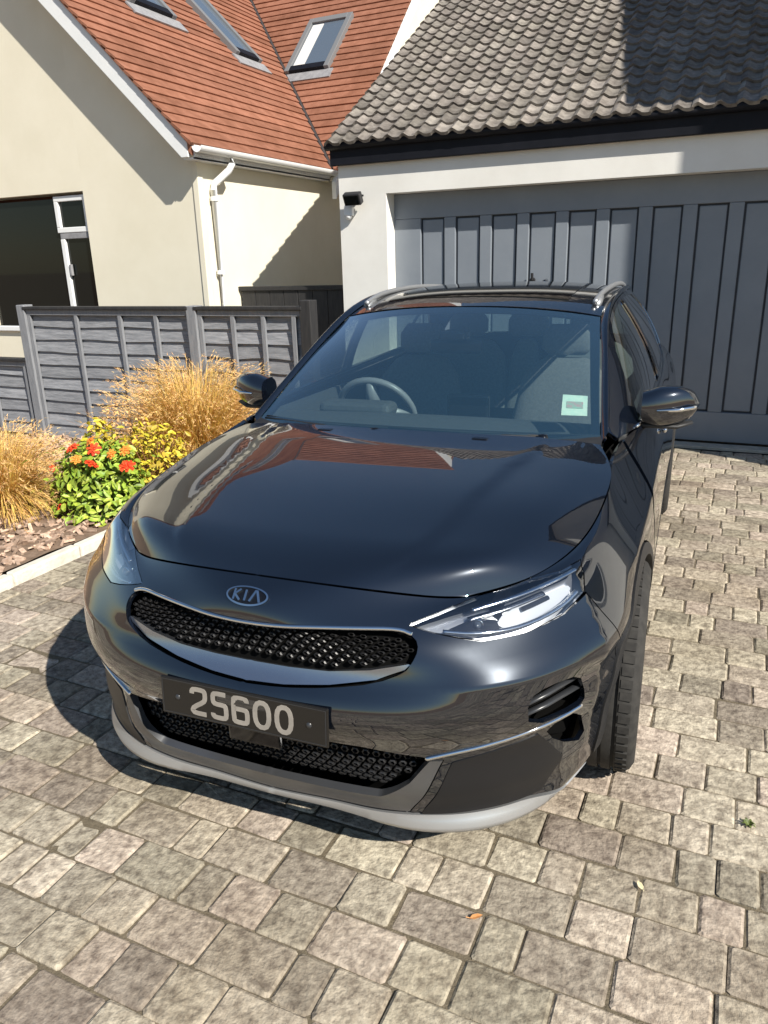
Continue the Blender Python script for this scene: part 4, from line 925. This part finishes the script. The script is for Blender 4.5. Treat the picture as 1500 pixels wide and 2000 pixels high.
for sg in (1, -1):
    pput('pillar_rail', half(panel(SN, sfull(SN, .001, SN.ks[-1]-.001, .0005, SN.kt[-1]-.0005), mirror=False, gap=0, h=.015, boundary_h=.02, lip=.012), sg), K['paint'])
    w1 = np.array([(fs(1.35), .03), (fs(1.75), gT*.55), (fs(2.3), gT*.86), (fs(2.8), gT*.95), (fs(3.85), gT*.955), (fs(3.92), .03)])
    w2 = np.array([(fs(4.08), .03), (fs(4.03), gT*.955), (fs(5.0), gT*.93), (fs(5.9), gT*.74), (fs(6.25), gT*.42), (fs(5.75), .03)])
    fo_ = sfull(GN, .002, gS[-1]-.002, .001, gT-.001)
    pput('window_frame', half(panel(GN, fo_, [w1, w2], mirror=False, gap=.001, h=.04, lip=.015), sg), K['paint'])
    fw_ = pput('front_window', half(panel(GN, w1, off=-.005, mirror=False, gap=-.004, h=.05, lip=.003), sg), K['sideglass'])
    pput('rear_window', half(panel(GN, w2, off=-.005, mirror=False, gap=-.004, h=.05, lip=.003), sg), K['privacy'])
    for f0, f1, nm in ((3.86, 3.94, 'pillar_glint'), (5.62, 5.70, 'pillar_glint')):
        pl = np.array([(fs(f0), .03), (fs(f1), .03), (fs(f1-.02), gT*.94), (fs(f0-.02), gT*.94)]) if f0 < 5 else np.array([(fs(f0), .05), (fs(f1), .05), (fs(f1+.12), gT*.74), (fs(f0+.12), gT*.76)])
        pput(nm, half(panel(GN, pl, off=.004, mirror=False, gap=0, h=.04, lip=.006), sg), K['dchrome'])  # chrome strips stand in for bright highlights on the gloss pillars
    a = np.linspace(gS[1]+.02, gS[6], 40); X = GN.ev(a, np.full(40, .010))+GN.nrm(a, np.full(40, .02))*.004; cmb(MB().tube(X*[sg, 1, 1], .006, 6), 'waist_strip', K['chrome'], smooth=True)
    # roof rail
    ra = [(.545, 2.16, 1.372), (.548, 2.26, 1.392), (.556, 2.42, 1.410), (.560, 2.8, 1.422), (.556, 3.2, 1.416), (.545, 3.55, 1.392), (.535, 3.70, 1.372), (.532, 3.76, 1.352)]
    rr = chaikin(np.array(ra)*[sg, 1, 1], 2, False); rl = cmb(MB().tube(rr, .013, 10, sx=.9), 'roof_rail', K['silver'], smooth=True)
    cmb(MB().tube(np.array([(.550, 2.17, 1.356), (.551, 2.22, 1.372), (.555, 2.32, 1.392)])*[sg, 1, 1], [.016, .021, .010], 8), 'rail_foot', K['silver'], rl, smooth=True)
    # door mirror
    mr = []
    for f in np.linspace(0, 1, 11):
        x = .806+.198*f; hh = .080*math.sin(math.pi*min(1, .22+.78*f)**.62*.98)**.55*(1-.10*f) if f < 1 else .008
        yy = .070*(1-.75*f**2.5); cy, cz = 1.615+.05*f**2, 1.022+.010*f
        hh = max(.010, .074*(1-(max(0, f-.35)/.65)**2.6)**.5*(.78+.22*min(1, f/.3))); mr.append([(x, cy-yy*math.copysign(abs(math.cos(t))**.75, math.cos(t)), cz+hh*math.copysign(abs(math.sin(t))**.8, math.sin(t))) for t in np.linspace(0, 2*math.pi, 25)[:-1]])
    V = [v for r_ in mr for v in r_]; n_ = 24; F = [(i*n_+k_, i*n_+(k_+1) % n_, (i+1)*n_+(k_+1) % n_, (i+1)*n_+k_) for i in range(10) for k_ in range(n_)]+[tuple(range(n_-1, -1, -1)), tuple(range(10*n_, 11*n_))]
    b = MB(); b.add([(x*sg, y, z) for x, y, z in V], F); mo = cmb(b, 'door_mirror', K['paint'], smooth=True, auto=60)
    b = MB(); b.tube([(.79*sg, 1.62, .955), (.84*sg, 1.625, .952), (.93*sg, 1.64, .948), (.985*sg, 1.655, .962)], [.028, .024, .022, .012], 10, sx=1.5, sy=.55); cmb(b, 'mirror_base', K['clad'], mo, smooth=True)
    b = MB(); b.tube([(.86*sg, 1.549, 1.018), (.93*sg, 1.566, 1.020), (.985*sg, 1.60, 1.026), (1.004*sg, 1.645, 1.03)], [.004, .006, .006, .004], 8, sy=1.2); cmb(b, 'indicator', K['chrome'], mo, smooth=True)
    b = MB(); b.box(.83, .975, 1.690, 1.694, .965, 1.075); b.V = [(x*sg, y, z) for x, y, z in b.V]; cmb(b, 'mirror_glass', K['chrome'], mo)
# --- tailgate
TGN = cross([((4.22, 1.055), (.66, 4.09, 1.035), 2), ((4.22, 1.12), (.62, 4.05, 1.11), 2), ((4.20, 1.22), (.56, 4.0, 1.21), 2), ((4.165, 1.322), (.50, 4.09, 1.263), 2.6)], AA)
tg = pput('tailgate', panel(TGN, rect(TGN, TGN.ks[-1]-.001, .001, TGN.kt[-1]-.001, 16), center=True, h=.05), K['privacy'])

# --- badge: oval ring with KIA
def stroke(mb, P, wd, f, depth, closed=False):
    P = [Vector((q[0], q[1])) for q in P]; m_ = len(P); Lf, Rt = [], []
    for i, q in enumerate(P):
        a = P[(i-1) % m_] if closed or i else None; c = P[(i+1) % m_] if closed or i < m_-1 else None
        d1 = (q-a).normalized() if a is not None else None; d2 = (c-q).normalized() if c is not None else None
        if d1 is None: d1 = d2
        if d2 is None: d2 = d1
        n1, n2 = Vector((-d1.y, d1.x)), Vector((-d2.y, d2.x)); n_ = (n1+n2).normalized(); k_ = wd/2/max(.35, n_.dot(n1)); Lf.append(q+n_*k_); Rt.append(q-n_*k_)
    V = []
    for a, b2 in zip(Lf, Rt): V += [f(a.x, a.y, 0), f(b2.x, b2.y, 0), f(a.x, a.y, depth), f(b2.x, b2.y, depth)]
    F = []
    for i in range(m_ if closed else m_-1):
        p, q = 4*i, 4*((i+1) % m_); F += [(p+2, p+3, q+3, q+2), (p, p+2, q+2, q), (p+1, q+1, q+3, p+3), (p, q, q+1, p+1)]
    if not closed: F += [(0, 1, 3, 2), (4*m_-4, 4*m_-2, 4*m_-1, 4*m_-3)]
    mb.add(V, F)
bz = XZ([(0, .797)])[0]
def onbelt(x, z, h, s0=0, t0=bz[1]):
    X = BN.ev([abs(x)], [t0+z])[0]; n_ = BN.nrm([abs(x)], [t0+z])[0]; X = X+n_*(h+.002); return (X[0]*(1 if x >= 0 else -1), X[1], X[2])
bd = MB(); el = [(.058*math.cos(t), .0285*math.sin(t)) for t in np.linspace(0, 2*math.pi, 41)[:-1]]; stroke(bd, el, .005, onbelt, .004, True)
hb = .017
for P in ([(-.036, -hb), (-.036, hb)], [(-.019, hb), (-.034, 0), (-.017, -hb)], [(-.003, -hb), (-.003, hb)], [(.011, -hb), (.023, hb), (.027, hb), (.039, -hb)]): stroke(bd, P, .0062, onbelt, .004)
cmb(bd, 'badge', K['chrome'], bumper)
bb = MB(); n_ = 40; V = [onbelt(.057*math.cos(t), .0275*math.sin(t), 0) for t in np.linspace(0, 2*math.pi, n_+1)[:-1]]+[onbelt(0, 0, .001)]; bb.add(V, [(i, (i+1) % n_, n_) for i in range(n_)]); cmb(bb, 'badge_back', K['gloss'], bumper)
# --- number plate
PY, PZ = -.005, .516; tilt = R(4)
def onplate(x, z, h): return (x, PY-h*math.cos(tilt)+z*math.sin(tilt), PZ+z*math.cos(tilt)+h*math.sin(tilt))
b = MB(); b.add([onplate(x, z, h) for h in (-.006, .002) for z in (-.052, .052) for x in (-.240, .240)], [(0, 2, 3, 1), (4, 5, 7, 6), (0, 1, 5, 4), (2, 6, 7, 3), (0, 4, 6, 2), (1, 3, 7, 5)])
plate = cmb(b, 'number_plate', K['plate'], bevel=.003)
DG = {'2': ([(0, .80), (0, 1), (.6, 1), (.6, .56), (0, .20), (0, 0), (.62, 0)], 0), '5': ([(.6, 1), (.02, 1), (.02, .56), (.6, .56), (.6, 0), (0, 0), (0, .16)], 0),
      '6': ([(.6, .86), (.6, 1), (0, 1), (0, 0), (.6, 0), (.6, .55), (.05, .55)], 0), '0': ([(0, 0), (.6, 0), (.6, 1), (0, 1)], 1)}
def rc(P, d=.085):
    out = [P[0]]
    for a, b, c in zip(P[:-2], P[1:-1], P[2:]):
        out += [b+(a-b)*min(.45, d/np.linalg.norm(a-b)), b+(c-b)*min(.45, d/np.linalg.norm(c-b))]
    return np.array(out+[P[-1]])
H_ = .079-.0125; x = -.150+.006
for ch in '25600':
    P, cl = DG[ch]; P = np.array(P); 
    P = chaikin(chaikin(P, 1, True), 1, True)  if cl else chaikin(rc(P), 1, False)
    b = MB(); stroke(b, [((q[0]/.6)*.039+x, (q[1]-.5)*H_) for q in P], .0125, lambda a, c, h: onplate(a, c, h+.0022), .0012, bool(cl)); cmb(b, 'digit', K['digit'], plate); x += .0615
for sx_ in (-.189, .189):
    b = MB().lathe([(0, .004), (.005, .0035), (.0075, 0)], 12, 'z'); b.V = [onplate(sx_+q[0], q[1], q[2]+.002) for q in b.V]; cmb(b, 'plate_screw', K['satin'], plate, smooth=True)
b = MB(); stroke(b, [(-.234, -.046), (.234, -.046), (.234, .046), (-.234, .046)], .0018, lambda a, c, h: onplate(a, c, h+.0022), .0006, True); cmb(b, 'plate_border', K['satin'], plate)

# --- wheels
def wheel(x, y, sg, steer=0):
    w_ = .105
    rim = MB().lathe([(.222, -w_), (.236, -w_+.004), (.228, -w_+.02), (.205, -.03), (.205, .06), (.226, w_-.006), (.238, w_), (.226, w_+.001), (.214, w_-.012), (.20, w_-.02), (.198, .03), (.198, -.05)], 48, 'x')
    for k_ in range(5):
        for dd in (-.17, .17):
            a0, a1 = k_*2*math.pi/5, k_*2*math.pi/5+dd
            c0, s0, c1, s1 = math.cos(a0), math.sin(a0), math.cos(a1), math.sin(a1)
            rim.tube([(w_-.03, .04*c0, .04*s0), (w_-.012, .12*(c0+c1)/2, .12*(s0+s1)/2), (w_-.016, .21*c1, .21*s1)], [.026, .017, .013], 8)
    rim.lathe([(0, w_-.006), (.03, w_-.008), (.055, w_-.02), (.06, w_-.05)], 24, 'x')
    T = [(.222, -.108), (.262, -.121), (.300, -.120), (.322, -.108), (.331, -.094)]
    for c in (-.056, -.019, .019, .056): T += [(.3338, c-.0075), (.3335, c-.005), (.326, c-.004), (.326, c+.004), (.3335, c+.005), (.3338, c+.0075)]
    T += [(.331, .094), (.322, .108), (.300, .120), (.262, .121), (.222, .108)]
    ty = MB().lathe(T, 72, 'x')
    # sipes: shallow cross grooves shown as raised shoulder blocks
    for k_ in range(60):
        a = 2*math.pi*k_/60; Mx = Matrix.Rotation(a, 4, 'X')
        for x0, x1 in ((-.098, -.066), (.066, .098)): ty.box(x0, x1, -.0115, .0115, .326, .3362-.003*(abs(x0+x1)/2 > .2), Mx)
    ds = MB().lathe([(.05, .0), (.155, .0), (.155, .02), (.05, .02)], 40, 'x')
    for mb_ in (rim, ty, ds):
        c, s = math.cos(steer), math.sin(steer)
        mb_.V = [(x+(q[0]*sg)*c-q[1]*s, y+q[0]*sg*s+q[1]*c, q[2]+.334) for q in mb_.V]
    w0 = cmb(rim, 'wheel', K['alloy'], smooth=True, auto=35); cmb(ty, 'tyre', K['rubber'], w0, smooth=True, auto=30); cmb(ds, 'brake_disc', K['disc'], w0, smooth=True, auto=35)
for y in (AF, AR):
    for sg in (1, -1): wheel(.788*sg, y, sg, R(1.5) if y == AF else 0)
# --- cabin
DN = cross([((1.22, .90), (.70, 1.30, .90), 2), ((1.45, .945), (.70, 1.5, .94), 2), ((1.66, .935), (.72, 1.68, .92), 2), ((1.74, .86), (.72, 1.76, .85), 2), ((1.72, .66), (.72, 1.74, .62), 2)], AA)
cput('dashboard', *panel(DN, rect(DN, DN.ks[-1]-.001, .001, DN.kt[-1]-.001, 12), center=True, h=.06)[:2], K['trim'])
cmb(MB().box(.02, .20, 1.66, 1.69, .93, 1.03), 'centre_screen', K['gloss'], bevel=.01)
cmb(MB().box(-.56, -.22, 1.60, 1.73, .92, .985), 'binnacle', K['trim'], bevel=.03, seg=3)
sw = MB(); Mx = Matrix.Translation((-.38, 1.86, .90)) @ Matrix.Rotation(R(-62), 4, 'X')
sw.tube([tuple(Mx @ Vector((.182*math.cos(t), .178*math.sin(t), 0))) for t in np.linspace(0, 2*math.pi, 41)[:-1]], .016, 8, closed=True)
sw.tube([tuple(Mx @ Vector(q)) for q in ((-.17, 0, 0), (0, -.02, -.02), (.17, 0, 0))], [.02, .05, .02], 8); sw.tube([tuple(Mx @ Vector(q)) for q in ((0, -.02, -.02), (0, -.17, 0))], [.045, .018], 8)
cmb(sw, 'steering_wheel', K['rim'], smooth=True)
def seat(x, y, hw=.25, headrest=True):
    def rounded(f, w0, w1, nm, parent=None):
        b = MB(); rings = []
        for (c, w2, d2) in f:
            rings.append([(c[0]+w2*math.copysign(abs(math.cos(t))**.55, math.cos(t)), c[1]+d2*math.copysign(abs(math.sin(t))**.7, math.sin(t))*1, c[2]) for t in np.linspace(0, 2*math.pi, 21)[:-1]])
        n_ = 20; V = [v for r_ in rings for v in r_]; m_ = len(rings); F = [(i*n_+k_, i*n_+(k_+1) % n_, (i+1)*n_+(k_+1) % n_, (i+1)*n_+k_) for i in range(m_-1) for k_ in range(n_)]+[tuple(range(n_-1, -1, -1)), tuple(range((m_-1)*n_, m_*n_))]
        b.add(V, F); return cmb(b, nm, K['cloth'], parent, smooth=True, auto=70)
    s = rounded([((x, y+.40, .50), hw*.9, .06), ((x, y+.42, .62), hw, .075), ((x, y+.47, .80), hw*.98, .075), ((x, y+.53, .98), hw*.85, .06), ((x, y+.56, 1.06), hw*.6, .045), ((x, y+.565, 1.085), hw*.4, .02)], 0, 0, 'seat')
    rounded([((x, y+.18, .40), hw, .27), ((x, y+.18, .50), hw, .27), ((x, y+.18, .54), hw*.9, .24)], 0, 0, 'cushion', s)
    if headrest: rounded([((x, y+.575, 1.10), .09, .03), ((x, y+.58, 1.13), .125, .045), ((x, y+.59, 1.20), .125, .045), ((x, y+.595, 1.245), .09, .03)], 0, 0, 'headrest', s)
seat(-.38, 1.95); seat(.38, 1.95)
seat(-.38, 2.85, .30); seat(.38, 2.85, .30); seat(0, 2.86, .1)
cmb(MB().box(-.70, .70, 1.3, 3.9, .30, .36), 'cabin_floor', K['trim'])
for sg in (1, -1):
    b = MB().box(.745, .765, 1.4, 3.9, .36, .95); b.V = [(x*sg, y, z) for x, y, z in b.V]; cmb(b, 'door_card', K['trim'])
HLN = cross([((2.02, 1.345), (.56, 2.08, 1.30), 2.6), ((2.5, 1.405), (.565, 2.52, 1.365), 2.6), ((3.0, 1.41), (.56, 3.0, 1.37), 2.6), ((3.9, 1.34), (.51, 3.9, 1.29), 2.6)], AA)
cput('headlining', *panel(HLN, rect(HLN, HLN.ks[-1]-.001, .001, HLN.kt[-1]-.001, 12), center=True, h=.08)[:2], K['trim'])
# ---------------------------------------------------------------- plants in the bed
M['straw'] = mat('straw_blades', (.56, .34, .065), (.80, .54, .18), rough=.7, nscale=6, rnd=.35, hue=.02, spec=.3)
M['plume'] = mat('pale_plumes', (.70, .43, .14), (.84, .58, .28), rough=.9, nscale=9, rnd=.25, hue=.02, spec=.2)
M['leaf'] = mat('green_leaf', (.15, .25, .02), (.42, .52, .07), rough=.5, nscale=20, rnd=.4, hue=.02)
M['ygreen'] = mat('yellow_leaf', (.42, .34, .025), (.68, .52, .05), rough=.55, nscale=20, rnd=.35, hue=.02)
M['petal'] = mat('orange_red_petal', (.68, .035, .010), (.78, .09, .015), rough=.6, nscale=30, rnd=.15)
M['petal2'] = mat('orange_petal', (.80, .22, .03), (.85, .34, .05), rough=.6, nscale=30, rnd=.15)
M['stem'] = mat('reddish_stem', (.22, .09, .05), (.35, .17, .07), rough=.7, nscale=10)
def blades(n, r, h, wd, lean, droop=.6, ang=(0, 6.283)):
    V, F = [], []
    for _ in range(n):
        a = random.uniform(*ang); rr = r*math.sqrt(random.random()); x, y = rr*math.cos(a)*.5, rr*math.sin(a)*.5
        a += random.gauss(0, .35); L_ = h*random.uniform(.55, 1.12); le = abs(random.gauss(lean*.5, lean*.5))+.05; p = Vector((x, y, 0)); seg = 5; th = le*.4
        side = Vector((-math.sin(a), math.cos(a), 0)); tw = random.uniform(-.8, .8); b0 = len(V)
        for i in range(seg+1):
            f = i/seg; ww = wd*(1-f*.85)*random.uniform(.8, 1.2)
            sd = side*math.cos(tw)+Vector((math.cos(a), math.sin(a), 0))*math.sin(tw)
            V += [tuple(p-sd*ww), tuple(p+sd*ww)]
            th += (le+droop*f*le)*.42; p = p+Vector((math.cos(a)*math.sin(th), math.sin(a)*math.sin(th), math.cos(th)))*(L_/seg)
        F += [(b0+2*i, b0+2*i+1, b0+2*i+3, b0+2*i+2) for i in range(seg)]
    return V, F
def plumes(V, F, n, ln, out):
    """feathery seed heads at the tips of some blades"""
    tips = [V[f[2]] for f in F[4::5]]; Q, G_ = [], []
    for t in random.sample(tips, min(n, len(tips))):
        d = Vector((t[0], t[1], 0)); d = (d.normalized() if d.length > .01 else Vector((1, 0, 0)))*.7+Vector((0, 0, random.uniform(-.2, .6))); d.normalize()
        for _ in range(9):
            p = Vector(t)+d*random.uniform(-.3, 1)*ln; e = (d+Vector((random.gauss(0, .4), random.gauss(0, .4), random.gauss(0, .4)))).normalized()*ln*.35
            s = e.cross(Vector((random.gauss(0, 1), random.gauss(0, 1), 1))).normalized()*.0022; b0 = len(Q)
            Q += [tuple(p-s), tuple(p+s), tuple(p+e)]; G_.append((b0, b0+1, b0+2))
    return Q, G_
def grass(name, label, loc, n, r, h, lean, np__=250):
    t = thing(name, label, 'grass', loc, 0, None)
    V, F = blades(n, r, h, .0036, lean); tag(link('blades', mesh('blades', V, F), M['straw'], t), kind='stuff')
    Q, G_ = plumes(V, F, np__, .09, r); tag(link('plumes', mesh('plumes', Q, G_), M['plume'], t), kind='stuff')
    return t
grass('ornamental_grass', 'golden ornamental grass clump against the fence, beside the car mirror', (-2.80, 3.36, .04), 7500, .34, .76, .72, 3000)
grass('ornamental_grass', 'smaller straw coloured grass clump at the bare end of the bed, next to the kerb', (-3.34, 1.95, .04), 4200, .26, .52, .72, 1800)
def leafmesh(n, cx, cy, z0, z1, rx, ry, s0, s1, seed):
    random.seed(seed); V, F = [], []
    for _ in range(n):
        while True:
            a, b_, c = random.uniform(-1, 1), random.uniform(-1, 1), random.uniform(0, 1)
            d = a*a+b_*b_+(c*1.0)**2*.9
            if .25 < d < 1 or random.random() < .03: break
        p = Vector((cx+a*rx, cy+b_*ry, z0+c*(z1-z0))); s = random.uniform(s0, s1)
        n_ = Vector((a+random.gauss(0, .5), b_+random.gauss(0, .5), .9+random.gauss(0, .4))).normalized(); d = n_.cross(Vector((random.gauss(0, 1), random.gauss(0, 1), random.gauss(0, 1)))).normalized(); e = n_.cross(d)
        b0 = len(V)
        pts = [(-1, 0, -.12), (-.35, .42, .03), (.35, .36, .03), (1, 0, -.16), (.35, -.36, .03), (-.35, -.42, .03), (0, 0, -.05)]
        V += [tuple(p+d*(x*s)+e*(y*s)+n_*(z*s)) for x, y, z in pts]
        F += [(b0+6, b0+i, b0+(i+1) % 6) for i in range(6)]
    return V, F
def flower(t, p, s, m):
    V, F = [], []; n_ = Vector((random.gauss(.2, .3), random.gauss(-.5, .3), .8)).normalized(); d = n_.orthogonal().normalized(); e = n_.cross(d)
    for ring, (k_, rr, hh) in enumerate(((7, 1, .0), (6, .72, .22), (5, .42, .36))):
        for i in range(k_):
            a = 6.283*(i+.3*ring)/k_; c = d*math.cos(a)+e*math.sin(a); q = e*math.cos(a)-d*math.sin(a); b0 = len(V)
            V += [tuple(v_) for v_ in (n_*(hh*s*.3), c*s*rr*.5+q*s*.26*rr+n_*s*hh, c*s*rr+q*s*.18*rr+n_*s*(hh-.1+random.gauss(0, .08)), c*s*rr*1.05+n_*s*(hh-.05), c*s*rr-q*s*.18*rr+n_*s*(hh-.1+random.gauss(0, .08)), c*s*rr*.5-q*s*.26*rr+n_*s*hh)]
            F.append(tuple(b0+j for j in range(6)))
    link('flower', mesh('flower', V, F), m, t, p)
fpn = thing('flowering_plant', 'leafy green plant with orange red flowers in the bed near the kerb', 'plant', (-2.70, 2.22, .04))
V, F = leafmesh(2200, 0, 0, 0, .47, .37, .32, .018, .042, 3); tag(link('leaves', mesh('leaves', V, F), M['leaf'], fpn), kind='stuff')
V, F = leafmesh(330, -.06, .1, .25, .6, .14, .14, .016, .034, 4); tag(link('young_leaves', mesh('young_leaves', V, F), M['ygreen'], fpn), kind='stuff')
random.seed(11)
for x, y, z, s, k_ in [(-.04, -.16, .46, .046, 0), (.10, -.12, .455, .046, 0), (.03, -.2, .40, .04, 1), (.15, -.2, .385, .044, 0), (.36, -.12, .37, .05, 0), (.30, -.06, .45, .04, 1), (.22, -.1, .43, .035, 1), (-.10, -.26, .10, .036, 0), (.06, -.1, .50, .04, 1), (-.28, -.12, .30, .03, 0)]:
    flower(fpn, (x, y, z), s, M['petal2'] if k_ else M['petal'])
st = MB()
for _ in range(16):
    a = random.uniform(0, 6.28); st.tube([(0, 0, 0), (.1*math.cos(a), .1*math.sin(a), .2), (.22*math.cos(a), .2*math.sin(a), .38)], .004, 5)
st.build('stems', M['stem'], fpn)
yp = thing('yellow_shrub', 'low yellow leaved shrub between the orange flowers and the car', 'shrub', (-2.60, 2.62, .04))
V, F = leafmesh(1300, 0, 0, .05, .52, .30, .30, .014, .032, 5); tag(link('leaves', mesh('leaves', V, F), M['ygreen'], yp), kind='stuff')
st = MB(); random.seed(5)
for _ in range(12):
    a = random.uniform(0, 6.28); st.tube([(0, 0, 0), (.08*math.cos(a), .08*math.sin(a), .2), (.18*math.cos(a), .18*math.sin(a), .42)], .004, 5)
st.build('stems', M['stem'], yp)
rp = thing('seedhead_plant', 'reddish stemmed plant with small seed heads in front of the tall grass', 'plant', (-3.05, 2.85, .04))
V, F = blades(160, .16, .62, .003, .5, .2); tag(link('stems', mesh('stems', V, F), M['stem'], rp), kind='stuff')
V, F = leafmesh(420, 0, 0, .2, .66, .26, .22, .008, .02, 8); tag(link('seed_heads', mesh('seed_heads', V, F), M['plume'], rp), kind='stuff')
